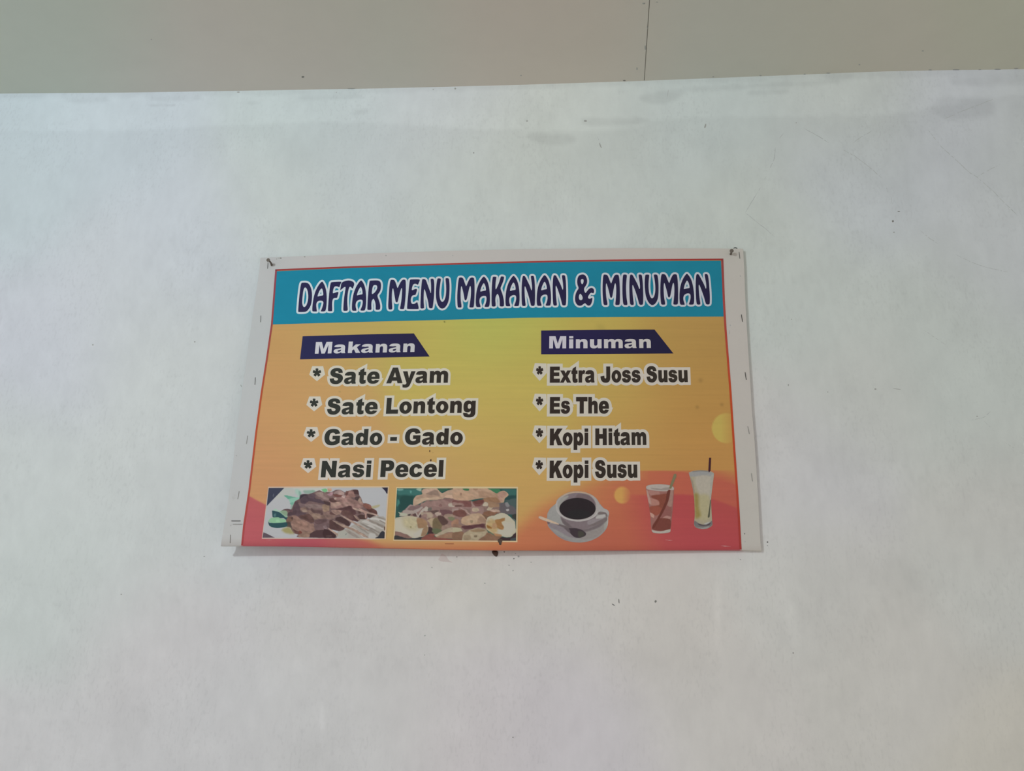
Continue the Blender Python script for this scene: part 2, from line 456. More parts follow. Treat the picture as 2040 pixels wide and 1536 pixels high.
def strip(name, pts, w, mat, parent, surf, lift=0.00012, wob=.35, gap=None):
    pts = np.asarray(pts, float)
    # resample
    seg = np.r_[0, np.cumsum(np.hypot(*np.diff(pts, axis=0).T))]
    n = max(6, int(seg[-1] / 3))
    s = np.linspace(0, seg[-1], n)
    q = np.stack([np.interp(s, seg, pts[:, 0]), np.interp(s, seg, pts[:, 1])], -1)
    q += (rng.random(q.shape) - .5) * wob * 2
    t = np.gradient(q, axis=0); t /= np.hypot(t[:, 0], t[:, 1])[:, None]
    nrm = np.stack([-t[:, 1], t[:, 0]], -1)
    ww = w * (.45 + .9 * rng.random(n)) * np.clip(np.minimum(s, seg[-1] - s) / 8, .15, 1)
    A = q + nrm * ww[:, None] / 2; B = q - nrm * ww[:, None] / 2
    V = np.vstack([surf(A, 0), surf(q, lift), surf(B, 0)])
    F = []
    for i in range(n - 1):
        if gap and rng.random() < gap: continue
        F.append((i, n + i, n + i + 1, i + 1)); F.append((n + i, 2 * n + i, 2 * n + i + 1, n + i + 1))
    return mesh_obj(name, V, F, mat, parent)

def c3(*p): return [(1400 + x / 3.1875, 150 + y / 3.1875) for x, y in p]
for p, w, g in [(c3((515,365),(480,410)), 1.0, .1), (c3((462,455),(455,530),(420,605)), 1.2, .05), (c3((403,640),(392,665)), 1.6, 0), (c3((368,710),(355,735)), 1.5, 0),
             (c3((350,740),(310,805),(270,872)), 1.0, .05), (c3((270,872),(340,930),(400,975),(455,1025)), .9, .1), (c3((640,335),(730,385),(805,432)), 1.0, .05),
             (c3((955,430),(1000,395),(1080,350)), .8, .1), (c3((885,470),(970,515),(1060,585),(1140,655)), .8, .1), (c3((1160,695),(1178,745)), .9, .1), (c3((1197,770),(1200,810)), 1.1, 0),
             (c3((1430,345),(1520,460),(1600,530),(1690,615),(1740,645),(1850,740),(1890,785),(2000,890)), .8, .2), (c3((1740,645),(1830,595),(1890,565)), .7, .2),
             (c3((1530,280),(1640,230),(1760,185),(1860,145)), .8, .15), (c3((1600,1135),(1700,1185),(1800,1220),(1940,1250)), .7, .1), (c3((1380,985),(1440,1035),(1495,1070)), .7, .3),
             ([(1930,838),(1960,832),(1975,818)], .7, .2), ([(1960,838),(1980,858)], .7, .2), ([(2000,880),(2040,905)], .7, .3), ([(1840,657),(1885,688)], .6, .3), ([(1332,175),(1328,200)], .8, .1),
             ([(1190,272),(1198,290)], .9, .1)]:
    strip('hairline_crack', p, w, M_CRACK, wall, wall_surf, gap=g)

def ceil_surf(P, lift=0.0):
    P = np.asarray(P, float); d = rays(P)
    z = np.full(len(P), ZC)
    for _ in range(6):
        t = (z - CAM[2]) / d[..., 2]; X = Cn + d * t[..., None]; z = ceil_z(X[..., 0])
    t = (z - lift - .0001 - CAM[2]) / d[..., 2]
    X = Cn + d * t[..., None]; X[:, 2] -= ZC
    return X
for (x, y, rx, ry, m) in [(603.5,153.2,3.0,1.9,M_SPECK),(301.5,78.5,1.2,1,M_SP2),(1282.5,6.8,3.4,1.6,M_SP2),(1309,4.5,2.5,1.0,M_SP2),(1285.6,95,1.4,5,M_SP2),(1244,160.5,3,1.2,M_SPECK),
        (1712,129,1.8,1.5,M_SP2),(1038,150.5,1.5,1,M_SP2),(1269,137,1.5,3,M_SP2),(1838,101.5,2.5,1,M_SP2),(1290,55,1,3,M_SP2),
        (1603,148,2.5,1.4,M_SP2),(1421,153,2,1,M_SP2),(1853,139.2,4,1.2,M_SP2),(1905,139,7,1.1,M_SP2),(1988,138.4,7,1.8,M_SP2),(2024,136.5,5,1.2,M_SP2),(1515,150.5,3,1,M_SP2),(1650,145.6,5,.8,M_SP2),
        (1952,139,3,1,M_SP2),(700,176.3,8,.6,M_SP2),(833,175,4,.7,M_SP2)]:
    blob('speck', oval(x, y, rx, ry), m, ceiling, ceil_surf, 0, .0005)

# ------------------------------------------------------------------ the banner: white vinyl stretched over a thin board
banner = bpy.data.objects.new('menu_banner', None); link(banner)
tag(banner, 'printed food and drink menu banner with teal title band, nailed high on the white wall', 'banner')
org = (cBL + cBR) / 2
banner.location = (float(org[0]), -.012, float(org[2]))
OFF = np.array([org[0], -.012, org[2]])
def bm(name, V, F, mat, parent, **k):
    """mesh object whose world position is V, under the banner (or a part sitting at the banner's origin)"""
    return mesh_obj(name, np.asarray(V) - OFF, F, mat, parent, **k)

def pl(pts, t):
    pts = np.asarray(pts, float); seg = np.r_[0, np.cumsum(np.hypot(*np.diff(pts, axis=0).T))]; s = t * seg[-1]
    return np.stack([np.interp(s, seg, pts[:, 0]), np.interp(s, seg, pts[:, 1])], -1)
TOP = [(519,513.6),(535.7,512.5),(562,511.8),(620,509.4),(760,504),(900,499.6),(1046,496),(1250,494.3),(1380,494.6),(1480,495.5)]
RIGHT = [(1480,495.5),(1482.5,530),(1484.2,585),(1487,640),(1490.5,700),(1494.5,760),(1498,820),(1503,880),(1507,937.6),(1511,1010),(1515,1085),(1517,1097)]
BOT = [(440,1086.8),(449,1087),(480,1086.7),(560,1087.1),(630,1088.5),(700,1089.9),(760,1091.1),(860,1093.2),(975,1095.1),(1140,1095.9),(1300,1095.4),(1400,1095.3),(1478,1095.4),(1517,1097)]
LEFT = [(519,513.6),(517,535),(512,573),(504.5,622),(496,680),(489.5,730),(481.7,785),(476,825),(470,873),(463,935),(455,995),(447,1045),(440,1086.8)]
def coons(U, Vv):
    T, B, L, Rr = pl(TOP, U), pl(BOT, U), pl(LEFT, Vv), pl(RIGHT, Vv)
    a, b, c, d = np.array(TOP[0], float), np.array(TOP[-1], float), np.array(BOT[0], float), np.array(BOT[-1], float)
    u, v = U[..., None], Vv[..., None]
    return (1 - v) * T + v * B + (1 - u) * L + u * Rr - ((1 - u) * (1 - v) * a + u * (1 - v) * b + (1 - u) * v * c + u * v * d)
MARG = [(530,520,'ABABAA'),(500,640,'A9ACAB'),(480,800,'B1B3B2'),(465,950,'B5B6B5'),(455,1080,'BBBAB7'),(700,508,'ACA8A5'),(1000,505,'ABA7A2'),(1300,502,'A8A39D'),(1465,500,'A5A29A'),
        (1465,640,'A8A39C'),(1475,800,'AAA59E'),(1495,950,'ABA79F'),(1500,1080,'AFABA3'),(1000,1098,'B0A8A0')]
nu, nv = 220, 200
U, Vv = np.meshgrid(np.linspace(0, 1, nu), np.linspace(0, 1, nv))
PX = coons(U, Vv)
face = on_board(PX)
# rim: the sheet turns round the board's edge
def rim_loop(depth, shrink):
    return depth, shrink
ring = [(0, j) for j in range(nu)] + [(i, nu - 1) for i in range(1, nv)] + [(nv - 1, j) for j in range(nu - 2, -1, -1)] + [(i, 0) for i in range(nv - 2, 0, -1)]
V = face.reshape(-1, 3); F = grid_faces(nv, nu).tolist(); F = [tuple(q) for q in F]
ridx = [i * nu + j for i, j in ring]; nring = len(ridx)
cx, cz = V[:, 0].mean(), V[:, 2].mean()
prev = ridx
VV = [V]; cnt = len(V)
THK = 0.0085
for k, (dy, grow) in enumerate([(.0012, .0011), (.0035, .0016), (THK - .0015, .0016), (THK, .0008)]):
    L = V[ridx].copy()
    dirx = np.array([-1.0 if j == 0 else (1.0 if j == nu - 1 else 0.0) for i, j in ring])
    dirz = np.array([1.0 if i == 0 else (-1.0 if i == nv - 1 else 0.0) for i, j in ring])
    L[:, 0] += dirx * grow * .6; L[:, 2] += dirz * grow * .6; L[:, 1] += dy
    VV.append(L); cur = list(range(cnt, cnt + nring)); cnt += nring
    for a in range(nring):
        b = (a + 1) % nring
        F.append((prev[a], cur[a], cur[b], prev[b])[::-1])
    prev = cur
backc = cnt; VV.append(np.array([[cx, V[ridx][:, 1].mean() + THK, cz]]))
for a in range(nring):
    F.append((prev[a], prev[(a + 1) % nring], backc))
V = np.vstack(VV)
mp = srgb(field(MARG, to_px(V), 70.0)); lum = (mp @ np.array([.2126, .7152, .0722]))[:, None]
mp = mp / lum * .655
rp = to_px(V); nface = nu * nv
under = (np.arange(len(V)) >= nface - nu) & (rp[:, 1] > 1070) & (rp[:, 0] > 480.5) & (rp[:, 0] < 1477.3)
UND = [(480,1090,'A5505A'),(600,1090,'A04C55'),(700,1090,'A25450'),(760,1093,'AA6048'),(860,1095,'B06A4C'),(1000,1097,'B26A4C'),(1140,1098,'A85C4A'),(1300,1098,'A04A4A'),(1470,1098,'9C444A')]
mp[under] = albedo(field(UND, rp[under], 40.0))
sheet = bm('vinyl_sheet', V, F, M_VINYL, banner, paint=np.clip(mp, 0, .95), smooth=False)
tag(sheet, 'blank white vinyl margin wrapped round the board')

# ---- printed background
OUTL = dict(top=[(548.3,536.5),(700,530.3),(850,525.6),(1000,521.5),(1150,518),(1250,516.6),(1441,515.1)],
            right=[(1441,515.1),(1444.1,597.6),(1447.5,656.5),(1457.3,780),(1462.5,860),(1466.5,918.8),(1473.3,1016.9),(1477.5,1094.6)],
            bot=[(480.3,1086.6),(560,1087),(630,1088.4),(760,1091),(860,1093.1),(975,1095),(1140,1095.8),(1380,1095.2),(1477.5,1094.6)],
            left=[(548.3,536.5),(539.8,645.7),(529.8,715.3),(519.6,780),(508.6,860),(494.7,977.6),(484,1048.2),(480.3,1086.6)])
def coons2(D, U, Vv):
    T, B, L, Rr = pl(D['top'], U), pl(D['bot'], U), pl(D['left'], Vv), pl(D['right'], Vv)
    a, b, c, d = [np.array(q, float) for q in (D['top'][0], D['top'][-1], D['bot'][0], D['bot'][-1])]
    u, v = U[..., None], Vv[..., None]
    return (1 - v) * T + v * B + (1 - u) * L + u * Rr - ((1 - u) * (1 - v) * a + u * (1 - v) * b + (1 - u) * v * c + u * v * d)
BGC = [(550,660,'B38E5A'),(700,660,'AF985A'),(850,660,'AEA056'),(960,655,'A5AA58'),(1060,655,'ADA454'),(1200,650,'B09C52'),(1350,650,'A9894E'),(1430,650,'A5834C'),
 (530,760,'B68B5C'),(620,770,'B6905E'),(900,730,'B2A356'),(1000,760,'B3A257'),(1060,780,'B1A055'),(1200,770,'B19A54'),(1350,740,'A8854B'),(1440,760,'A8824A'),
 (520,850,'B78A5E'),(620,850,'B8905E'),(960,840,'B59E58'),(1040,870,'B39A56'),(1250,830,'B08E50'),(1400,830,'AC8348'),(1450,900,'B0824C'),
 (515,940,'B88860'),(900,900,'B5955C'),(1000,940,'B69658'),(1050,960,'B5915A'),(1230,900,'B08A50'),(1330,900,'AD824C'),
 (500,970,'B8875F'),(780,1000,'B38E5E'),(778,1060,'B59C62'),(1040,980,'B58E55'),(700,1000,'B38E5E'),(900,1000,'B38E5E'),(1000,600,'A5AA58')]
HILLC = [(1300,950,'AD6449'),(1400,960,'AE6049'),(1450,980,'A9584A'),(1250,990,'B2714C'),(1150,975,'B0784E'),(1060,1050,'B06A4C'),(1100,1090,'AC664C'),(1200,1080,'A85C4A'),(1260,1040,'A95B48'),
 (1290,1000,'A8574A'),(1380,985,'A75549'),(1000,1090,'B56E4E'),(900,1092,'B86F50'),(820,1090,'B36B4F'),(760,1090,'AC6250'),(700,1086,'A65A58'),(600,1086,'A5515A'),(1060,1000,'B27B50'),
 (490,1080,'A8555B'),(500,1040,'A8535A'),(505,1000,'A35554'),(530,1010,'A35554'),(490,1060,'AA585C'),(512,1018,'AF6260'),(495,1035,'A8535A')]
HILL2C = [(1260,1000,'A8504A'),(1340,1000,'A34848'),(1440,1010,'A55049'),(1460,1060,'A3464A'),(1350,1060,'A5494C'),(1300,1090,'A6514C'),(1400,1090,'A2464B'),(1240,1090,'A8564C')]
def hexmix(img, P, pts, sig, mask):
    c = field(pts, P, sig); return img * (1 - mask[..., None]) + c * mask[..., None]
def cov(P, poly, blur, sm=1):
    s = sdf(P, chaikin(poly, sm)); a = np.clip(.5 - s / (2 * blur), 0, 1); return a * a * (3 - 2 * a)
def bg_colour(P):
    img = field(BGC, P, 60.0)
    # yellow disc by the right edge, fading to its right
    m = cov(P, [(1447 + 29 * math.cos(a), 853 + 30 * math.sin(a)) for a in np.linspace(0, 6.1, 20)], 1.2) * np.clip((1466 - P[..., 0]) / 30, 0, 1)
    img = img * (1 - m[..., None]) + np.array([.70, .615, .33]) * m[..., None]
    A2 = cov(P, [(1300,938),(1200,950),(1120,985),(1075,1010),(1045,1040),(1000,1084),(760,1088),(640,1080),(640,1130),(1500,1130),(1500,938)], 22, 2)
    A1 = cov(P, [(1262,938),(1277,938),(1336,937.6),(1370,940.5),(1400,945.5),(1434,955),(1463,964),(1510,980),(1510,1130),(1262,1130)], 1.6, 1) * np.clip((P[..., 0] - 1235) / 60, 0, 1)
    A = np.maximum(A1, A2 * np.where(P[..., 0] > 1262, (P[..., 1] > 938), 1))
    img = hexmix(img, P, HILLC, 45.0, A)
    B = cov(P, [(1215,985),(1257,985.5),(1316,987),(1344,985),(1370,985.5),(1400,989),(1424,995),(1444,1003),(1471,1013),(1510,1025),(1510,1130),(1215,1130)], 2.6, 1) * np.clip((P[..., 0] - 1225 + (P[..., 1] - 985) * -.25) / 75, 0, 1)
    img = hexmix(img, P, HILL2C, 45.0, B)
    Lh = cov(P, [(470,980),(495.7,987.5),(512,997),(530,1006),(545,1012),(560,1130),(440,1130)], 1.8, 1)
    Lb = cov(P, [(500,1068),(700,1070),(745,1080),(790,1110),(440,1130),(440,1060)], 8, 1)
    img = hexmix(img, P, HILLC, 30.0, np.maximum(Lh, Lb))
    m = cov(P, [(1240 + 16.5 * math.cos(a), 986.5 + 17 * math.sin(a)) for a in np.linspace(0, 6.0, 18)], 1.8) * np.clip((1260 - P[..., 0]) / 22, 0, 1)
    img = img * (1 - m[..., None]) + np.array([.735, .56, .32]) * m[..., None]
    for (x, y, r, k) in [(1395.7,757.8,5,-.10),(1389,811,4,-.12),(1438,806,4,-.12),(1195,652,9,-.05),(1203,655,6,-.03),(885.7,641.2,1.6,-.5),(677,780,1.3,-.3),(736,831,1.5,-.25)]:
        img = img * (1 + k * np.exp(-((P[..., 0] - x) ** 2 + (P[..., 1] - y) ** 2) / (2 * (r * .6) ** 2)))[..., None]
    # print banding
    img = img * (1 + .016 * value_noise(P * np.array([.02, 1]), 3.5, 61) + .012 * value_noise(P * np.array([.06, 1]), 2.6, 64) + .012 * value_noise(P * np.array([.25, 1]), 22, 62) + .006 * value_noise(P, 3, 63))[..., None]
    return img

nu, nv = 420, 260
U, Vv = np.meshgrid(np.linspace(0, 1, nu), np.linspace(0, 1, nv))
PB = coons2(OUTL, U, Vv)
bg = albedo(bg_colour(PB))
back = bm('printed_background', on_board(PB, .00015).reshape(-1, 3), grid_faces(nv, nu), M_PRINT, banner, paint=bg.reshape(-1, 3))
tag(back, 'yellow to orange printed ground with red hills along the foot')

# thin red and orange border line
def border():
    def inset(P1, P2, n): return None
    V = []; C = []
    def run(pts, off, cols, n=260):
        t = np.linspace(0, 1, n); a = pl(pts, t); b = a + np.asarray(off, float)
        base = len(V)
        for i in range(n): V.append(a[i]); V.append(b[i])
        cc = field(cols, a, 60.0)
        for i in range(n): C.append(cc[i]); C.append(cc[i])
        return [(base + 2 * i, base + 2 * i + 1, base + 2 * i + 3, base + 2 * i + 2) for i in range(n - 1)]
    F = []
    top = OUTL['top']
    F += run(top, (0, 3.2), [(550,536,'8C3A3A'),(900,524,'96403C'),(1250,517,'9A3F3E'),(1440,516,'8E3A36')])
    F += run(OUTL['left'], (3.6, 0), [(548,560,'82404E'),(540,640,'85454E'),(535,680,'A04A36'),(510,850,'A84C30'),(497,960,'A54A34'),(492,1000,'A04846'),(482,1080,'984248')])
    F += run(OUTL['right'], (-4.2, 0), [(1443,540,'86403F'),(1446,625,'95464A'),(1448,670,'A8442C'),(1458,800,'AC4628'),(1468,940,'A8432C'),(1476,1080,'943A36')])
    P = np.array(V)
    return bm('border_line', on_board(P, .0005), F, M_PRINT, banner, paint=albedo(np.array(C)))
b_ = border(); tag(b_, 'thin red to orange printed border line')

# ---- flat vector shapes
def tri_from(polys, holes=None, keep=None, extra=None):
    vs, fs, kinds = [], [], []
    for k, lst in ((0, polys), (1, holes or [])):
        for p in lst:
            b = len(vs)
            p = [tuple(q) for q in p]
            a = 0.0
            for i in range(len(p)):
                x1, y1 = p[i]; x2, y2 = p[(i + 1) % len(p)]; a += x1 * y2 - x2 * y1
            if a < 0: p = p[::-1]
            vs += [Vector(q) for q in p]; fs.append(list(range(b, b + len(p)))); kinds.append(k)
    if extra is not None: vs += [Vector(q) for q in extra]
    ov, oe, of, _, _, off = geometry.delaunay_2d_cdt(vs, [], fs, 1, 1e-5, True)
    F = []
    for f, src in zip(of, off):
        if not src: continue
        ks = [kinds[s] for s in src]
        if 1 in ks and (keep is None or not any(keep(s) for s in src)): continue
        F.append(tuple(f))
    V = np.array([(v.x, v.y) for v in ov])
    return V, F

def flat(name, polys, hexc, lift, parent, holes=None, label=None, keep=None):
    P0 = np.vstack([np.asarray(p, float) for p in polys]); lo, hi = P0.min(0), P0.max(0)
    gx, gy = np.meshgrid(np.arange(lo[0], hi[0], 5.0), np.arange(lo[1], hi[1], 2.5)); Q = np.stack([gx, gy], -1).reshape(-1, 2)
    Q = Q[sdf(Q, polys[0]) < -.6]
    V, F = tri_from(polys, holes, keep, extra=Q)
    F = [f[::-1] for f in F]
    o = bm(name, on_board(V, lift), F, M_PRINT, parent, paint=None)
    me = o.data; n = len(me.vertices)
    a = me.color_attributes.new('paint', 'FLOAT_COLOR', 'POINT')
    buf = np.ones((n, 4), np.float32)
    if isinstance(hexc, str): buf[:, :3] = albedo(hexc)
    else: buf[:, :3] = albedo(field(hexc, V[:n], 70.0))
    a.data.foreach_set('color', buf.ravel())
    if label: o['label'] = label
    return o

def halo_polys(outers, inners, r, miter=True):
    """strips of width r around every contour, with pointed or round corners"""
    out = []
    for cont, sgn in [(c, 1) for c in outers] + [(c, -1) for c in inners]:
        c = np.asarray(cont, float)
        x, y = c[:, 0], c[:, 1]
        area = np.sum(x * np.roll(y, -1) - np.roll(x, -1) * y)
        if area < 0: c = c[::-1]
        n = len(c)
        nx = np.roll(c, -1, 0)
        e = nx - c; L = np.hypot(e[:, 0], e[:, 1]) + 1e-9
        nr = np.stack([e[:, 1], -e[:, 0]], -1) / L[:, None] * sgn
        for i in range(n):
            a, b = c[i], nx[i]
            if L[i] < 1e-4: continue
            out.append([a, a + nr[i] * r, b + nr[i] * r, b])
            n0, n1 = nr[i - 1], nr[i]
            cr = (n0[0] * n1[1] - n0[1] * n1[0]) * sgn
            dt = float(n0 @ n1)
            if cr > 1e-3:
                if miter and dt > -.75:
                    m = (n0 + n1); m = m / (m @ n0) * r
                    out.append([a, a + n0 * r, a + m, a + n1 * r])
                else:
                    a0 = math.atan2(n0[1], n0[0]); a1 = math.atan2(n1[1], n1[0])
                    da = (a1 - a0 + math.pi) % (2 * math.pi) - math.pi
                    k = max(2, int(abs(da) / .3) + 1)
                    out.append([a] + [a + r * np.array([math.cos(a0 + da * t / k), math.sin(a0 + da * t / k)]) for t in range(k + 1)])
    return out

def union_halo(outers, inners, r, miter, fill_holes, extra=()):
    strips = halo_polys(outers, [] if fill_holes else inners, r, miter)
    polys = list(outers) + strips + list(extra)
    vs, fs, kind = [], [], []
    for k, lst in (('o', outers), ('s', strips), ('s', list(extra)), ('h', [] if fill_holes else inners)):
        for p in lst:
            p = [tuple(map(float, q)) for q in p]
            a = sum(p[i][0] * p[(i + 1) % len(p)][1] - p[(i + 1) % len(p)][0] * p[i][1] for i in range(len(p)))
            if abs(a) < 1e-7: continue
            if a < 0: p = p[::-1]
            b = len(vs); vs += [Vector(q) for q in p]; fs.append(list(range(b, b + len(p)))); kind.append(k)
    ov, oe, of, _, _, off = geometry.delaunay_2d_cdt(vs, [], fs, 1, 1e-5, True)
    F = []
    for f, src in zip(of, off):
        ks = {kind[s] for s in src}
        if 's' in ks or ('o' in ks and 'h' not in ks): F.append(tuple(f)[::-1])
    return np.array([(v.x, v.y) for v in ov]), F

def vec_obj(name, V, F, cols, lift, parent, label=None):
    used = sorted({i for f in F for i in f}); mpn = {i: k for k, i in enumerate(used)}
    V = V[used]; F = [tuple(mpn[i] for i in f) for f in F]
    c = albedo(cols) if isinstance(cols, str) else albedo(field(cols, V, 90.0))
    o = bm(name, on_board(V, lift), F, M_PRINT, parent, paint=c)
    if label: o['label'] = label
    return o

# ---- title band
TEAL = [(560,560,'1F7A93'),(700,600,'1E7890'),(850,560,'21768C'),(1000,600,'20778D'),(1150,570,'20778D'),(1300,560,'21758A'),(1430,600,'20758A'),(1430,540,'22768A')]
bt = [(551.2,540.3),(700,533.8),(850,528.8),(1000,524.6),(1150,521.4),(1250,520.4),(1436.2,519.4)]
bb = [(541.3,646.4),(700,641.8),(900,636.9),(1046,633),(1250,631.4),(1442.3,630.6)]
t = np.linspace(0, 1, 80)
A = pl(bt, t); B = pl(bb, t)
rows = np.stack([A + (B - A) * k for k in np.linspace(0, 1, 24)])
tc_ = field(TEAL, rows, 90.0) * (1 + .03 * value_noise(rows, 40, 71) + .012 * value_noise(rows, 6, 72))[..., None]
band = bm('title_band', on_board(rows, .0003).reshape(-1, 3), grid_faces(24, 80), M_PRINT, banner, paint=albedo(tc_).reshape(-1, 3))
tag(band, 'teal printed band across the top of the sheet')

def G(s): return [np.array([[float(a) for a in q.split(',')] for q in c.split()]) for c in s.split('|')]
# glyphs traced: (crop origin x, y, scale), contours (first = outer, rest = holes)
GL = {
 'D1': (585,545,17.07, '262,320 300,308 440,305 520,350 580,460 618,600 628,760 615,930 585,1080 520,1200 450,1280 380,1308 160,1310 150,1290 160,1150 180,900 205,640 235,420|385,470 430,485 470,570 492,680 498,800 485,920 455,1030 415,1110 360,1145 320,1120 290,1030 288,930 305,760 325,600 350,500'),
 'A1': (585,545,17.07, '965,275 990,285 1050,390 1095,520 1120,680 1128,850 1120,1050 1100,1200 1070,1290 930,1290 925,1275 965,1180 1000,1070 1015,990 1000,945 960,925 890,920 820,940 775,1000 765,1080 775,1180 790,1280 780,1292 650,1292 632,1260 635,1130 655,960 685,780 740,600 820,440 910,310|945,500 975,520 995,600 1008,680 1005,740 960,748 870,765 815,785 815,750 840,670 885,570'),
 'F1': (585,545,17.07, '1270,300 1310,288 1615,272 1625,300 1585,370 1560,460 1540,465 1500,440 1430,430 1380,450 1345,540 1328,665 1350,672 1420,645 1510,618 1528,650 1500,740 1480,820 1455,830 1390,830 1345,850 1315,920 1305,1050 1312,1200 1310,1265 1290,1283 1180,1280 1165,1250 1172,1100 1195,800 1225,500 1250,350'),
 'T1': (675,545,17.07, '100,310 160,270 250,242 340,232 430,248 500,290 525,340 518,400 495,450 480,510 450,505 420,465 385,440 355,465 325,560 300,700 285,900 290,1080 305,1200 300,1265 165,1268 150,1240 155,1100 175,850 205,640 230,500 225,445 185,460 120,510 60,565 45,555 65,450 80,350'),
 'R1': (675,545,17.07, '1050,250 1080,235 1320,230 1390,255 1430,320 1438,420 1425,540 1390,630 1310,730 1320,800 1370,920 1405,1050 1412,1150 1395,1232 1270,1235 1250,1210 1255,1100 1240,980 1205,890 1175,850 1140,890 1110,960 1105,1080 1112,1200 1100,1238 975,1238 968,1200 975,1000 990,750 1015,480 1035,320|1180,400 1225,385 1280,395 1310,440 1300,520 1250,610 1180,680 1130,698 1120,670 1130,560 1150,460'),
 'M1': (765,540,14.571, '190,265 215,250 290,255 325,300 360,400 392,510 430,420 480,320 530,260 560,245 620,250 632,320 635,500 625,750 605,950 585,1090 560,1105 470,1100 462,1080 485,980 510,800 525,600 525,490 500,500 470,600 430,760 395,900 375,910 340,900 325,830 300,680 275,530 258,490 240,540 230,650 225,800 235,970 242,1080 225,1118 145,1118 125,1080 120,980 135,750 150,500 170,340'),
 'E1': (765,540,14.571, '755,250 790,240 1035,238 1042,270 1010,340 990,395 970,395 940,375 885,368 845,390 815,470 803,550 830,555 880,530 940,512 962,540 940,620 915,695 880,695 820,710 785,770 775,850 790,930 830,958 880,955 925,925 965,895 985,960 1005,1050 1005,1095 980,1103 680,1103 668,1080 675,960 700,700 725,450 740,320'),
 'N1': (765,540,14.571, '1110,240 1130,230 1195,235 1225,280 1260,380 1300,490 1340,600 1357,655 1365,600 1368,450 1360,320 1350,240 1370,220 1435,222 1455,300 1462,450 1455,700 1435,900 1415,1050 1400,1082 1320,1082 1300,1040 1285,900 1240,730 1200,580 1178,520 1160,560 1152,700 1150,900 1165,1040 1160,1085 1070,1090 1055,1060 1060,850 1075,550 1095,320'),
 'U1': (765,540,14.571, '1550,220 1575,210 1650,215 1648,270 1625,420 1605,600 1612,740 1635,840 1670,890 1710,895 1750,850 1785,760 1805,620 1805,430 1790,280 1785,215 1810,203 1880,210 1895,290 1905,430 1900,650 1880,850 1830,980 1760,1070 1690,1095 1620,1070 1560,980 1520,850 1505,700 1510,500 1530,320'),
 'M6': (1135,535,17.0, '1145,215 1170,202 1250,205 1295,250 1340,370 1385,480 1405,510 1430,440 1470,330 1520,230 1560,205 1640,208 1665,250 1685,400 1698,650 1702,900 1700,1100 1690,1210 1665,1235 1550,1235 1542,1200 1560,1050 1575,850 1575,650 1560,520 1540,490 1515,540 1490,680 1460,850 1440,960 1405,1000 1370,970 1350,870 1320,740 1280,600 1245,490 1225,530 1220,680 1228,850 1245,1020 1275,1150 1278,1220 1260,1238 1165,1238 1145,1200 1130,1080 1112,850 1112,550 1125,320'),
 'A4': (900,535,17.0, '1085,270 1110,280 1180,370 1235,500 1270,660 1290,850 1295,1050 1285,1200 1265,1280 1240,1300 1115,1300 1110,1270 1150,1180 1175,1080 1178,990 1160,935 1100,920 1030,935 960,985 935,1070 940,1170 970,1260 975,1300 950,1305 840,1305 820,1260 810,1150 815,950 840,750 890,570 960,420 1050,290|1080,490 1110,520 1145,610 1158,700 1155,745 1090,752 1020,770 965,785 968,740 1000,630 1050,530'),
 'K4': (900,535,17.0, '1385,290 1410,272 1510,275 1512,310 1490,430 1478,580 1480,700 1500,705 1540,620 1600,480 1640,350 1660,272 1690,265 1765,270 1772,320 1740,440 1690,560 1650,650 1660,720 1710,840 1745,970 1768,1100 1770,1240 1755,1285 1640,1288 1622,1250 1625,1120 1610,990 1580,890 1548,850 1510,900 1478,980 1475,1100 1490,1220 1480,1288 1370,1290 1350,1250 1345,1050 1350,750 1362,500'),
 '&6': (1135,535,17.0, '430,195 500,210 560,280 595,400 585,500 545,580 500,640 480,700 500,780 535,835 570,790 620,720 680,665 750,650 800,680 828,740 820,810 795,845 770,830 735,815 690,840 640,910 612,980 640,1020 690,1025 740,995 770,985 765,1060 740,1170 700,1240 640,1262 590,1245 545,1190 510,1170 470,1200 410,1250 340,1265 270,1245 210,1180 180,1080 180,960 205,840 250,750 295,690 300,640 265,560 248,440 270,300 330,220|420,355 460,360 472,410 460,490 425,540 390,500 372,430 380,370|360,845 400,890 435,960 440,1020 410,1065 360,1075 320,1040 305,970 320,890'),
 'I6': (1135,535,17.0, '1810,212 1840,200 1925,205 1938,250 1920,380 1905,600 1910,800 1925,1000 1950,1140 1955,1225 1930,1238 1835,1235 1810,1190 1795,1050 1782,800 1785,500 1795,300'),
 'N7': (1245,535,17.07, '180,215 205,200 260,215 310,310 380,440 440,560 480,680 500,705 515,650 505,500 480,350 460,215 490,200 565,205 585,280 605,450 618,700 625,950 618,1180 600,1235 500,1235 475,1180 440,1030 390,870 330,700 270,550 250,580 252,700 265,900 285,1080 305,1200 290,1240 195,1240 170,1180 155,950 148,700 150,450 165,280'),
 'U7': (1245,535,17.07, '690,220 715,203 825,205 825,260 805,420 800,620 815,800 850,940 900,1010 935,1015 985,970 1020,860 1035,720 1030,550 1005,350 975,220 1000,200 1090,203 1115,260 1140,450 1145,700 1135,950 1095,1100 1020,1210 940,1250 860,1220 780,1120 715,960 685,780 670,560 675,350'),
}
REF = {'M6': (1130,1702,1238,1120,1670,202), 'A4': (815,1290,1300,845,1325,270), 'N7': (155,628,1238,150,600,202)}   # baseline left,right,y ; top left,right,y
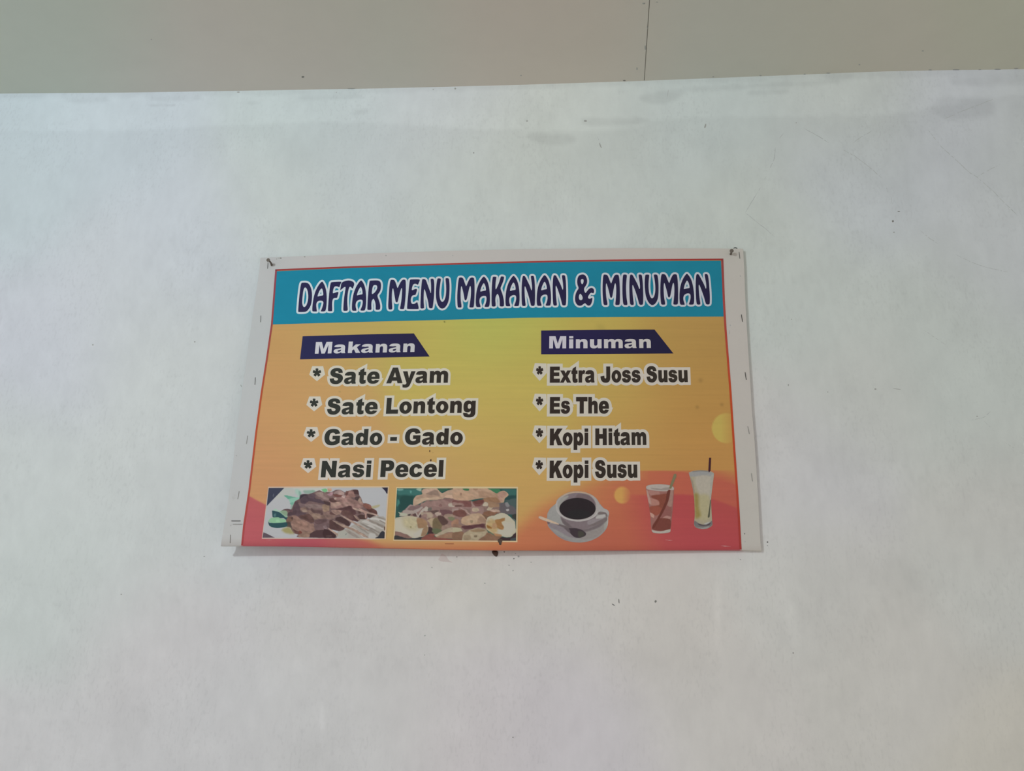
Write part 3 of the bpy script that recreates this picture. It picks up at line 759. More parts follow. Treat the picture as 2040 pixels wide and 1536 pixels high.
def glyph_px(key, place=None):
    ox, oy, s, txt = GL[key]
    cs = [chaikin(c, 2) for c in G(txt)]
    if place is None:
        return [c / s + np.array([ox, oy]) for c in cs]
    a, b, yb, c_, d, yt = REF[key]
    (po, qo, ps), (Lb, Rb, Yb, Lt, Rt, Yt) = place
    out = []
    for c in cs:
        v = (yb - c[:, 1]) / (yb - yt)
        L = a + (c_ - a) * v; R_ = b + (d - b) * v
        u = (c[:, 0] - L) / (R_ - L)
        L2 = Lb + (Lt - Lb) * v; R2 = Rb + (Rt - Rb) * v
        out.append(np.stack([L2 + u * (R2 - L2), Yb + v * (Yt - Yb)], -1) / ps + np.array([po, qo]))
    return out
TITLE = [('D1', None), ('A1', None), ('F1', None), ('T1', None), ('A4', ((675,545,17.07), (440,912,1260,520,990,232))), ('R1', None),
         ('M1', None), ('E1', None), ('N1', None), ('U1', None),
         ('M6', ((900,535,17.0), (180,755,1322,225,765,300))), ('A4', None), ('K4', None), ('A4', ((1010,535,15.69), (-45,390,1176,-16,426,228))),
         ('N7', ((1010,535,15.69), (450,878,1172,468,868,228))), ('A4', ((1010,535,15.69), (932,1378,1162,955,1395,204))), ('N7', ((1010,535,15.69), (1428,1853,1158,1432,1842,206))),
         ('&6', None), ('M6', None), ('I6', None), ('N7', None), ('U7', None), ('M6', ((1320,535,17.06), (-68,530,1230,-62,498,188))),
         ('A4', ((1320,535,17.06), (585,1083,1228,578,1070,178))), ('N7', ((1320,535,17.06), (1135,1618,1226,1122,1562,187)))]
outs, ins = [], []
for k, pz in TITLE:
    g = glyph_px(k, pz); outs.append(g[0]); ins += g[1:]
HV, HF = union_halo(outs, ins, 3.75, False, False)
vec_obj('title_outline', HV, HF, [(600,600,'BAC5CA'),(1000,580,'BABFC2'),(1400,580,'B2B6BC')], .00045, band, 'pale outline round the title letters')
TV, TF = tri_from(outs, ins); TF = [f[::-1] for f in TF]
vec_obj('title_lettering', TV, TF, [(600,600,'2B2949'),(800,600,'292746'),(1100,600,'282441'),(1400,600,'27233C')], .0006, band, 'dark purple words DAFTAR MENU MAKANAN & MINUMAN')

# ---- heavy sans lettering
FONT = {
 ' ': (333, ''),
 'S': (722, 'M38,240 L228,252 Q235,205 254,182 Q287,140 350,140 Q397,140 422,162 Q448,184 448,213 Q448,240 424,262 Q400,283 313,302 Q170,334 109,388 Q48,441 48,524 Q48,579 80,627 Q111,675 175,703 Q238,730 348,730 Q483,730 554,680 Q625,629 639,520 L451,509 Q443,556 417,578 Q391,600 346,600 Q309,600 290,584 Q271,568 271,545 Q271,529 287,515 Q302,501 358,489 Q497,459 557,428 Q617,398 645,352 Q672,307 672,251 Q672,185 636,129 Q599,74 532,31 Q466,-12 367,-12 Q188,-12 119,57 Q50,126 38,240 Z'),
 'a': (667, 'M222,376 L41,395 Q52,442 71,469 Q91,497 127,517 Q153,531 198,540 Q244,549 297,549 Q382,549 434,539 Q485,530 520,499 Q544,478 558,439 Q572,401 572,366 L572,146 Q572,111 576,91 Q581,71 597,40 L597,0 L419,0 Q408,20 404,31 Q401,42 397,65 Q360,29 324,14 Q274,-12 208,-12 Q121,-12 75,29 Q30,69 30,128 Q30,184 63,220 Q95,256 183,273 Q288,294 319,303 Q351,311 386,325 Q386,360 371,374 Q357,388 321,388 Q275,388 252,380 Q234,372 222,376 Z M386,226 Q348,212 306,204 Q250,189 235,174 Q219,159 219,140 Q219,119 234,105 Q249,92 278,92 Q308,92 334,106 Q360,121 373,142 Q386,163 386,196 Z'),
 't': (444, 'M308,716 L308,537 L406,537 L406,393 L308,393 L308,209 Q308,178 314,168 Q323,152 347,152 Q368,152 405,164 L418,27 Q349,-12 289,-12 Q216,-12 182,7 Q148,25 131,63 Q114,100 114,183 L114,393 L49,393 L49,537 L114,537 L114,615 Z'),
 'e': (667, 'M635,212 L243,212 Q248,165 268,142 Q297,109 342,109 Q371,109 397,123 Q413,132 431,155 L624,137 Q580,61 518,25 Q455,-12 344,-12 Q239,-12 178,17 Q118,47 78,111 Q39,175 39,262 Q39,385 118,467 Q197,549 336,549 Q449,549 514,515 Q579,481 608,416 Q636,352 636,247 Z M436,306 Q430,364 405,388 Q380,413 339,413 Q292,413 264,376 Q246,352 241,306 Z'),
 'A': (778, 'M514,118 L262,118 L227,0 L0,0 L269,716 L511,716 L778,0 L546,0 Z M467,273 L388,530 L309,273 Z'),
 'y': (611, 'M4,537 L215,537 L316,196 L411,537 L607,537 L399,-18 Q364,-111 329,-147 Q280,-207 170,-207 Q126,-207 32,-195 L17,-60 Q62,-75 117,-75 Q153,-75 176,-58 Q198,-41 213,2 Z'),
 'm': (1000, 'M58,537 L239,537 L239,459 Q278,507 317,528 Q357,549 413,549 Q473,549 508,528 Q543,506 565,464 Q610,513 647,531 Q684,549 739,549 Q820,549 882,501 Q944,453 944,349 L944,0 L749,0 L749,316 Q749,351 736,370 Q716,394 688,394 Q654,394 626,370 Q598,345 598,290 L598,0 L403,0 L403,306 Q403,339 399,351 Q393,370 378,381 Q363,393 342,393 Q309,393 281,368 Q253,344 253,287 L253,0 L58,0 Z'),
 'n': (667, 'M58,537 L240,537 L240,460 Q281,508 323,529 Q365,549 426,549 Q509,549 559,500 Q609,450 609,346 L609,0 L413,0 L413,299 Q413,349 394,369 Q376,390 342,390 Q305,390 280,362 Q254,334 254,261 L254,0 L58,0 Z'),
 'h': (667, 'M58,716 L254,716 L254,460 Q294,508 334,529 Q373,549 427,549 Q509,549 559,500 Q609,450 609,346 L609,0 L413,0 L413,299 Q413,349 394,369 Q376,390 342,390 Q305,390 280,362 Q254,334 254,261 L254,0 L58,0 Z'),
 'o': (667, 'E333,268,294,281 H333,268,96,138'),
 'L': (667, 'M73,716 L294,716 L294,176 L639,176 L639,0 L73,0 Z'),
 'g': (667, 'M429,537 L611,537 L611,31 L612,7 Q612,-43 591,-88 Q569,-134 534,-162 Q498,-187 443,-199 Q389,-211 319,-211 Q158,-211 98,-163 Q37,-115 37,-34 Q37,-24 38,-7 L228,-29 Q235,-56 250,-66 Q273,-82 308,-82 Q353,-82 375,-58 Q397,-34 397,25 L397,100 Q367,65 336,47 Q289,24 235,24 Q127,24 73,96 Q39,165 39,290 Q39,417 99,483 Q160,549 257,549 Q319,549 360,528 Q400,507 429,458 Z M230,286 Q230,228 255,201 Q279,174 319,174 Q357,174 383,203 Q409,231 409,289 Q409,346 382,376 Q355,406 316,406 Q277,406 254,377 Q230,349 230,286 Z'),
 'G': (833, 'M424,263 L424,412 L766,412 L766,107 Q668,39 592,14 Q517,-12 414,-12 Q287,-12 207,31 Q127,74 83,160 Q39,246 39,356 Q39,473 87,559 Q135,645 228,690 Q300,728 422,728 Q540,728 598,707 Q656,685 695,640 Q733,595 753,526 L540,488 Q527,528 496,550 Q464,571 416,571 Q343,571 300,521 Q257,470 257,361 Q257,245 301,196 Q344,146 422,146 Q459,146 493,157 Q526,168 569,193 L569,263 Z'),
 'd': (667, 'M607,716 L607,0 L426,0 L426,77 Q387,29 355,10 Q312,-12 259,-12 Q153,-12 96,68 Q39,148 39,273 Q39,412 106,481 Q173,549 263,549 Q307,549 343,534 Q379,519 410,489 L410,716 Z M411,266 Q411,332 386,362 Q361,391 322,391 Q288,391 265,363 Q242,334 242,268 Q242,206 266,177 Q289,149 325,149 Q362,149 387,179 Q411,209 411,266 Z'),
 '-': (350, 'M20,340 L328,340 L328,180 L20,180 Z'),
 'N': (833, 'M73,716 L279,716 L547,322 L547,716 L755,716 L755,0 L547,0 L280,391 L280,0 L73,0 Z'),
 's': (611, 'M26,162 L220,180 Q232,146 254,131 Q275,116 311,116 Q350,116 371,133 Q388,145 388,164 Q388,185 366,196 Q350,204 283,216 Q182,234 143,249 Q104,264 77,300 Q50,336 50,382 Q50,432 79,469 Q108,506 159,527 Q210,549 296,549 Q388,549 431,535 Q475,521 504,492 Q533,462 553,412 L367,394 Q360,418 343,430 Q320,446 287,446 Q254,446 239,434 Q224,423 224,406 Q224,387 243,378 Q262,368 327,361 Q424,350 472,330 Q519,310 545,273 Q571,236 571,191 Q571,146 543,103 Q516,60 459,24 Q402,-12 303,-12 Q163,-12 104,28 Q44,68 26,162 Z'),
 'i': (333, 'M69,537 L266,537 L266,0 L69,0 Z O69,716 L266,716 L266,587 L69,587 Z'),
 'l': (333, 'M67,716 L265,716 L265,0 L67,0 Z'),
 'P': (722, 'M73,716 L441,716 Q561,716 621,659 Q681,602 681,496 Q681,388 616,327 Q551,266 417,266 L296,266 L296,0 L73,0 Z M296,411 L350,411 Q414,411 440,433 Q466,455 466,490 Q466,524 444,547 Q421,571 359,571 L296,571 Z'),
 'c': (667, 'M437,204 L623,183 Q608,125 572,82 Q537,40 482,14 Q428,-12 343,-12 Q262,-12 208,4 Q154,20 115,54 Q76,89 54,134 Q32,180 32,262 Q32,333 59,385 Q79,423 112,455 Q150,495 205,522 Q260,549 338,549 Q456,549 518,507 Q580,464 605,383 L420,358 Q412,389 390,405 Q369,421 332,421 Q286,421 258,388 Q229,355 229,289 Q229,218 258,172 Q285,126 329,126 Q366,126 392,145 Q417,164 437,204 Z'),
 'E': (722, 'M72,716 L665,716 L665,563 L294,563 L294,449 L638,449 L638,303 L294,303 L294,162 L676,162 L676,0 L72,0 Z'),
 'x': (667, 'M17,537 L241,537 L338,385 L443,537 L650,537 L450,281 L661,0 L438,0 L331,166 L206,0 L3,0 L215,281 Z'),
 'r': (444, 'M58,537 L241,537 L241,449 Q267,503 295,526 Q323,549 364,549 Q407,549 458,522 L397,383 Q363,397 343,397 Q305,397 284,366 Q254,322 254,199 L254,0 L58,0 Z'),
 'J': (667, 'M371,716 L593,716 L593,263 Q593,161 574,109 Q556,58 497,23 Q439,-12 327,-12 Q208,-12 143,20 Q78,53 43,113 Q8,172 4,261 L218,290 Q220,240 230,216 Q239,190 262,174 Q277,163 305,163 Q339,163 355,188 Q371,213 371,272 Z'),
 'T': (722, 'M21,716 L701,716 L701,539 L471,539 L471,0 L250,0 L250,539 L21,539 Z'),
 'K': (833, 'M73,716 L294,716 L294,445 L526,716 L820,716 L559,446 L832,0 L559,0 L409,294 L294,174 L294,0 L73,0 Z'),
 'p': (667, 'M58,-200 L58,537 L240,537 L240,459 Q278,507 310,526 Q353,549 406,549 Q513,549 570,468 Q628,386 628,266 Q628,134 564,61 Q500,-12 403,-12 Q355,-12 318,2 Q284,16 255,44 L255,-200 Z H340,268,86,120'),
 'H': (833, 'M73,716 L294,716 L294,466 L535,466 L535,716 L758,716 L758,0 L535,0 L535,290 L294,290 L294,0 L73,0 Z'),
 'M': (944, 'M73,716 L364,716 L475,280 L586,716 L876,716 L876,0 L695,0 L695,546 L556,0 L392,0 L253,546 L253,0 L73,0 Z'),
 'k': (667, 'M58,716 L258,716 L258,350 L411,537 L651,537 L473,359 L661,0 L438,0 L341,231 L258,157 L258,0 L58,0 Z'),
}
import re
def contours(ch):
    if ch == 'u':
        return [(k, np.array([667, 537]) - c) for k, c in contours('n')]
    out = []; cur = None
    for cmd, args in re.findall(r'([MOLQZEH])([^MOLQZEH]*)', FONT[ch][1]):
        n = [float(a) for a in re.split(r'[ ,]+', args.strip()) if a]
        if cmd in 'MO':
            kind = 'o' if (cmd == 'O' or not any(k == 'o' for k, _ in out)) else 'h'
            cur = [np.array(n)]
            pend = kind
        elif cmd == 'L': cur.append(np.array(n))
        elif cmd == 'Q':
            a, b, c = cur[-1], np.array(n[:2]), np.array(n[2:])
            for t in np.linspace(0, 1, 6)[1:]: cur.append((1 - t) ** 2 * a + 2 * t * (1 - t) * b + t * t * c)
        elif cmd == 'Z':
            p = cur
            if np.allclose(p[0], p[-1]): p = p[:-1]
            out.append((pend, np.array(p)))
        elif cmd in 'EH':
            cx, cy, rx, ry = n; a = np.linspace(0, 2 * math.pi, 28, endpoint=False)
            out.append(('o' if cmd == 'E' else 'h', np.stack([cx + rx * np.cos(a), cy + ry * np.sin(a)], -1)))
    return out
def adv(ch): return FONT['n' if ch == 'u' else ch][0]
VPV = np.array([1171.0, -4176.0])
def layout(text, xl, xr, yl, yr, cl, cr):
    """contours of a line of text in photo pixels, ink from xl to xr, baseline yl..yr, cap height cl..cr"""
    pen = 0; items = []
    for ch in text:
        if ch != ' ':
            for k, c in contours(ch): items.append((k, c + np.array([pen, 0])))
        pen += adv(ch)
    x0 = min(c[:, 0].min() for k, c in items); x1 = max(c[:, 0].max() for k, c in items)
    O, I = [], []
    for k, c in items:
        u = (c[:, 0] - x0) / (x1 - x0); v = c[:, 1] / 716.0
        bx = xl + u * (xr - xl); by = yl + u * (yr - yl); cap = cl + u * (cr - cl)
        d = VPV - np.stack([bx, by], -1); d = d / np.hypot(d[:, 0], d[:, 1])[:, None]
        q = np.stack([bx, by], -1) + d * (v * cap)[:, None] * np.array([.9, 1.0])
        (O if k == 'o' else I).append(q)
    return O, I

HALO = [(700,750,'BEB9AA'),(650,940,'BEB5AB'),(900,800,'BFB9A9'),(1100,750,'BAB4A5'),(1350,750,'BAB2A6'),(1100,940,'BAB2A6')]
TXT = [(640,760,'333631'),(700,900,'31322E'),(850,760,'33302B'),(950,830,'322A25'),(1100,800,'332B27'),(1350,800,'342E28')]
def star(cx, cy, rx, ry):
    out = []
    for i in range(5):
        a = math.pi / 2 + i * 2 * math.pi / 5
        d = np.array([math.cos(a), math.sin(a)]); n = np.array([-d[1], d[0]])
        w0, w1 = .26, .31
        arm = [n * w0 * .8 - d * .12, d * .88 + n * w1, d * 1.0 + n * w1 * .75, d * 1.0 - n * w1 * .75, d * .88 - n * w1, -n * w0 * .8 - d * .12]
        out.append(np.array([[cx + p[0] * rx, cy - p[1] * ry] for p in arm]))
    return out
LINES = [
 ('Sate Ayam', 656.1, 891.8, 764.7, 762.2, 30.6, 31.0, (631.4,742.2), 8.1, 8.0, 0),
 ('Sate Lontong', 651.0, 946.7, 825.5, 822.0, 30.9, 31.3, (625.7,802.4), 8.1, 8.0, 0),
 ('Gado - Gado', 645.3, 921.2, 886.6, 884.9, 31.4, 31.4, (619.8,863.3), 8.3, 8.0, 0),
 ('Nasi Pecel', 639.2, 882.0, 950.8, 949.6, 32.6, 32.8, (613.7,925.5), 8.3, 8.2, 0),
 ('Extra Joss Susu', 1095.7, 1369.8, 762.0, 760.8, 31.2, 30.6, (1075.1,738.2), 6.6, 8.0, 1),
 ('Es The', 1095.7, 1212.7, 823.5, 823.2, 32.2, 32.0, (1074.9,799.0), 6.7, 8.2, 1),
 ('Kopi Hitam', 1095.7, 1287.3, 886.9, 886.1, 32.6, 32.4, (1074.7,862.2), 6.8, 8.4, 1),
 ('Kopi Susu', 1095.3, 1269.2, 951.8, 951.1, 33.7, 33.6, (1074.3,926.1), 6.8, 8.6, 1)]
for (txt, xl, xr, yl, yr, cl, cr, sc, rx, ry, rc) in LINES:
    O, I = layout(txt, xl, xr, yl, yr, cl, cr)
    st = star(*sc, rx, ry)
    if rc == 0: pent = [(-9.5,-12.6),(12.5,-12.6),(16.4,4.0),(0,17.2),(-15.4,4.2)]
    else: pent = [(-9.6,-14.8),(13.4,-14.2),(14.6,4.5),(0,20.8),(-14.4,4.0)]
    pent = np.array([(sc[0] + a, sc[1] + b) for a, b in pent])
    V_, F_ = union_halo(O, I, 5.2 if rc == 0 else 6.3, True, True, extra=[pent])
    part = vec_obj('menu_entry', V_, F_, HALO, .0003, banner, f'cream backing of the entry {txt}')
    V1, F1 = union_halo(O + st, I, .32 if rc == 0 else .5, True, False)
    vec_obj('lettering', V1, F1, TXT, .00045, part, f'black starred words {txt}')

for nm, poly, args in [('Makanan', [(602.9,669.9),(713,666.5),(824.5,664.2),(855.9,710.3),(726,713),(597.6,715.9)], (627.1,825.5,704.6,701.1,23.2,22.6)),
                 ('Minuman', [(1078,658.5),(1190,656.9),(1303.9,656.4),(1341.6,704.2),(1210,705.1),(1078,705.9)], (1094.1,1296.7,694.1,693.2,24.2,23.8))]:
    pt = flat('heading_plate', [poly], [(600,700,'2B2C4E'),(700,690,'282748'),(840,700,'29253F'),(1100,680,'292446'),(1320,690,'25223B')], .0003, banner, label=f'dark purple slanted heading plate reading {nm}')
    O, I = layout(nm, *args)
    V1, F1 = tri_from(O, I)
    vec_obj('lettering', V1, [f[::-1] for f in F1], [(640,690,'BDBDC2'),(820,690,'B4B3B2'),(1100,680,'B8B4BC'),(1290,680,'B5B0AA')], .00045, pt, f'pale grey word {nm}')

# ---- printed food photographs
SATAY_A = """
A8A9A3 60 250,120 1000,120 900,300 400,400
B0AFA9 40 900,110 1792,110 1792,240 1300,240 950,170
3B3E4D 5 258,125 258,125 660,125 660,125 210,590 210,590
575A68 10 380,270 400,280 385,350 370,350
565961 8 360,320 390,300 380,360 365,350
574B51 5 125,1262 125,1262 200,1290 415,1395 415,1395 98,1400 98,1400
97AEA2 24 940,160 1060,190 1100,290 1050,380 1000,330 940,240
7A9A8D 20 1020,210 1080,240 1080,330 1040,320
84988D 20 1150,195 1400,185 1440,240 1300,280 1180,270
7D9A88 18 1330,190 1420,190 1430,240 1340,240
609581 8 650,330 700,318 850,340 970,372 850,388 800,420 720,392
80AC99 18 800,400 1040,365 1040,420 930,470 900,560 830,560 800,480
6C9B88 12 800,510 890,500 870,570 820,550
8A9A90 14 820,580 900,560 880,640 820,660
6A5654 6 1035,410 1080,305 1180,285 1280,285 1400,245 1500,205 1560,190 1640,225 1764,232 1864,232 1964,182 2064,176 2134,202 2204,240 2244,203 2304,212 2404,172 2534,182 2572,320 2614,378 2664,510 2744,522 2844,556 2904,648 3004,706 3030,800 2954,865 2864,902 2794,882 2744,932 2604,932 2514,988 2424,962 2364,1022 2314,1102 2164,1182 2144,1235 2044,1232 1934,1202 1864,1190 2004,1388 1030,1388 1010,1320 900,1285 850,1225 820,1155 780,1135 720,1110 715,1000 700,920 740,850 740,800 720,740 580,725 640,680 740,662 830,678 880,580 930,470
4F4147 12 1080,300 1280,300 1400,330 1460,400 1560,420 1700,480 1792,480 1792,570 1700,560 1560,510 1400,480 1280,470 1180,540 1080,500 1060,430 1050,400
3C353C 7 1045,410 1090,320 1200,292 1250,310 1150,340 1090,400
5A4A50 16 1280,300 1400,270 1460,330 1380,400 1290,380
86716B 14 1450,270 1560,240 1700,300 1792,380 1792,440 1700,430 1600,380 1500,330
8C7A72 12 1470,250 1620,240 1680,290 1560,300
554549 12 930,480 1010,490 1050,600 1080,740 1200,760 1260,900 1240,940 1050,890 960,830 850,830 740,830 750,760 860,720 890,600
4B3C40 10 860,720 960,700 960,790 850,830 750,830 760,770
6E5C5C 14 1020,520 1180,540 1250,600 1200,640 1100,620 1040,580
7A6864 12 1180,560 1400,540 1600,560 1700,620 1560,660 1380,640 1260,640
80695F 12 1080,640 1200,620 1250,700 1340,700 1400,760 1540,780 1600,840 1660,820 1700,900 1560,920 1450,930 1380,870 1300,800 1230,740 1130,740 1090,700
8F7B6E 10 1110,690 1200,680 1240,720 1150,745
8A7466 12 1360,790 1520,790 1600,850 1500,900 1440,940 1400,890
5A4745 8 1350,640 1420,680 1560,700 1620,690 1640,760 1500,775 1400,760 1340,700
5A4745 9 1600,760 1680,770 1660,830 1600,820
86705F 12 1620,560 1792,560 1792,720 1700,740 1640,700
6E5650 12 1700,740 1792,730 1792,860 1700,860
856A5F 9 830,960 880,840 1000,860 1080,930 1200,960 1300,1020 1400,1050 1440,1150 1400,1250 1250,1230 1130,1280 1060,1300 950,1270 880,1200 830,1080
8C6E62 24 900,950 1100,980 1250,1040 1200,1150 950,1120
6B5247 10 720,900 800,860 880,880 860,960 760,1000 700,980
57423D 6 820,880 880,870 880,930 840,930
4D433F 9 700,1000 800,1000 840,1100 820,1140 720,1110 660,1100
5B4440 10 1200,800 1300,800 1400,920 1420,1000 1350,1020 1200,960 1080,890 1000,860 1100,830
6A5656 14 1420,1000 1550,930 1750,920 1792,960 1792,1150 1650,1170 1480,1200 1420,1130
5C4848 10 1450,960 1700,930 1740,980 1560,1050 1450,1040
7E6C6C 10 1650,1110 1720,1090 1760,1150 1700,1180
4B393A 9 1320,1300 1480,1210 1640,1190 1792,1200 1792,1388 1300,1388
5E4440 10 880,1180 960,1230 1060,1250 1060,1300 940,1290
70443C 8 1020,1240 1090,1225 1110,1290 1050,1310
866D5F 12 1030,1310 1200,1250 1400,1240 1320,1300 1290,1385 1040,1385
928A60 34 600,1200 700,1130 800,1140 870,1240 900,1310 760,1290 640,1250
2F4A50 4 345,712 345,712 370,708 520,740 700,860 740,890 700,940 640,900 520,900 380,880 355,850
4C6B6C 12 400,800 450,790 440,860 400,870
98B0A0 10 370,705 440,655 500,690 570,725 560,745 480,735
86A189 9 520,745 570,722 720,830 745,870 700,882 600,800
7D9078 9 560,740 600,700 700,700 745,760 725,830 620,790
2E4A4E 4 246,980 300,1020 700,1005 725,1105 600,1140 470,1152 340,1128 268,1080
82AA88 5 268,945 330,892 500,876 560,905 670,928 705,990 600,1015 380,1024 270,1002 250,972
8FB593 12 450,940 520,930 560,1000 440,1000
5A4548 5 575,722 640,680 740,663 860,690 860,760 740,700 620,702
"""
SATAY_B = """
8C6F68 14 200,380 440,370 480,300 540,380 700,390 760,440 900,470 1000,520 1040,600 960,640 800,650 720,640 700,580 560,600 440,640 200,640 160,560 100,560
947970 10 500,490 640,490 680,560 560,600 500,560
75605C 12 0,240 200,240 230,330 100,380 0,330
98797E 12 80,290 180,240 240,250 180,330
84665F 9 560,230 740,190 780,240 800,350 700,380 560,380
97807A 9 270,230 400,188 520,240 500,330 350,290 260,290
A08A84 8 470,300 540,320 530,390 460,360
6E4A44 9 220,300 300,290 470,310 460,340 380,360 270,340
664742 8 545,290 580,215 640,215 620,260 580,330
4A3636 6 740,182 868,182 895,300 860,290 780,280 770,230
4B3D3C 7 800,360 900,350 900,400 860,460 820,450 780,410
907A6C 8 870,450 940,380 960,470 1000,520 900,500
533D3B 9 150,400 240,380 300,440 420,460 280,490 200,490 150,450
A08C80 7 260,390 310,370 330,410 290,430
4A3A3A 9 0,450 60,470 160,490 190,570 60,560 0,500
9A8074 9 180,520 400,480 440,560 300,600 200,600
523B3B 11 300,680 420,640 560,620 640,580 700,590 740,660 800,680 820,790 780,830 850,880 900,960 850,985 740,960 640,910 560,850 440,780 440,740 500,690 350,700
5C4541 14 440,740 600,700 700,760 750,900 640,900 500,810
8C7268 12 180,700 280,680 440,700 420,780 330,830 260,790
5A3F3B 7 1090,620 1200,640 1340,710 1362,800 1250,770 1130,720
80574D 12 1000,560 1080,528 1180,570 1240,650 1150,680 1060,640
443534 7 1110,790 1200,780 1300,840 1200,900 1130,870
4A3936 7 850,830 980,810 1060,830 1090,910 1040,930 940,920
4F3A38 7 870,730 920,715 950,770 890,775
4F3A38 7 990,730 1050,740 1040,780
463535 7 300,900 420,870 560,920 660,1000 670,1070 600,1090 420,1000 310,960
533E3C 9 140,960 230,940 300,1020 380,1060 520,1150 500,1220 380,1225 270,1200 150,1150 140,1050
402F30 8 0,1180 120,1200 250,1290 340,1388 0,1390
4F3E3C 8 60,1340 200,1330 200,1370 80,1380
77615A 14 0,740 160,750 300,820 260,900 120,930 0,880
5C4542 9 160,740 240,770 300,820 200,820 150,790
99938B 14 860,1010 940,930 1080,930 1200,900 1290,860 1562,880 1562,1230 1410,1340 1320,1400 360,1395 380,1240 520,1200 680,1110
9C9A90 16 400,1250 560,1210 620,1300 600,1390 360,1390
ABA6A0 6 700,1135 760,1140 980,1290 1110,1400 1020,1400 860,1270 700,1170
B2AEA8 8 1200,900 1350,895 1562,960 1562,1010 1350,950 1200,940
ABA6A0 8 960,985 1080,950 1200,1010 1500,1150 1480,1180 1180,1060
ABA6A0 8 1180,1060 1300,1150 1300,1180 1080,1100
7F7770 8 920,1000 1080,1080 1220,1150 1562,1320 1500,1320 1200,1180 1000,1080
8A827A 8 820,1080 1000,1170 1150,1280 1120,1295 960,1200
857C74 8 1140,930 1330,1000 1562,1110 1550,1150 1320,1060 1120,960
8A827A 6 1380,855 1570,915 1562,940 1380,890
847B73 6 1440,950 1570,1020 1562,1042 1420,970
857D75 8 1200,1180 1400,1320 1340,1350 1150,1220
8A8078 8 520,1175 780,1290 920,1400 820,1400 640,1290
80817A 9 550,1300 600,1275 590,1310 560,1335
A9A59F 14 1180,1280 1300,1300 1330,1390 1150,1400
9F887B 6 740,640 800,640 1362,810 1362,840 1150,790 800,690
A3857A 7 880,650 960,670 1100,740 1080,900 1160,950 1130,960 1050,880 1040,780
9A8478 6 400,810 470,830 660,930 850,1030 1130,1200 1110,1220 800,1060 560,920
927D70 7 230,960 300,980 470,1060 740,1150 1120,1370 1080,1400 700,1200 470,1120
A89080 6 105,1150 150,1170 350,1290 360,1350 320,1330 200,1240
8D776A 6 760,820 830,850 880,900 930,960 900,960 820,910
35353A 4 1405,1335 1450,1260 1500,1228 1558,1270 1552,1420 1552,1420 1312,1415 1380,1370
5A4038 6 1540,1130 1568,1120 1560,1210 1540,1200
2E2B3A 4 1475,116 1475,116 1640,113 1640,113 1625,268 1600,268 1560,200
9F987A 12 1220,600 1400,548 1430,570 1350,640 1260,660
6FA878 9 -60,170 0,150 60,140 90,190 40,240 -20,220
B0907A 12 90,140 180,140 200,200 120,220
"""
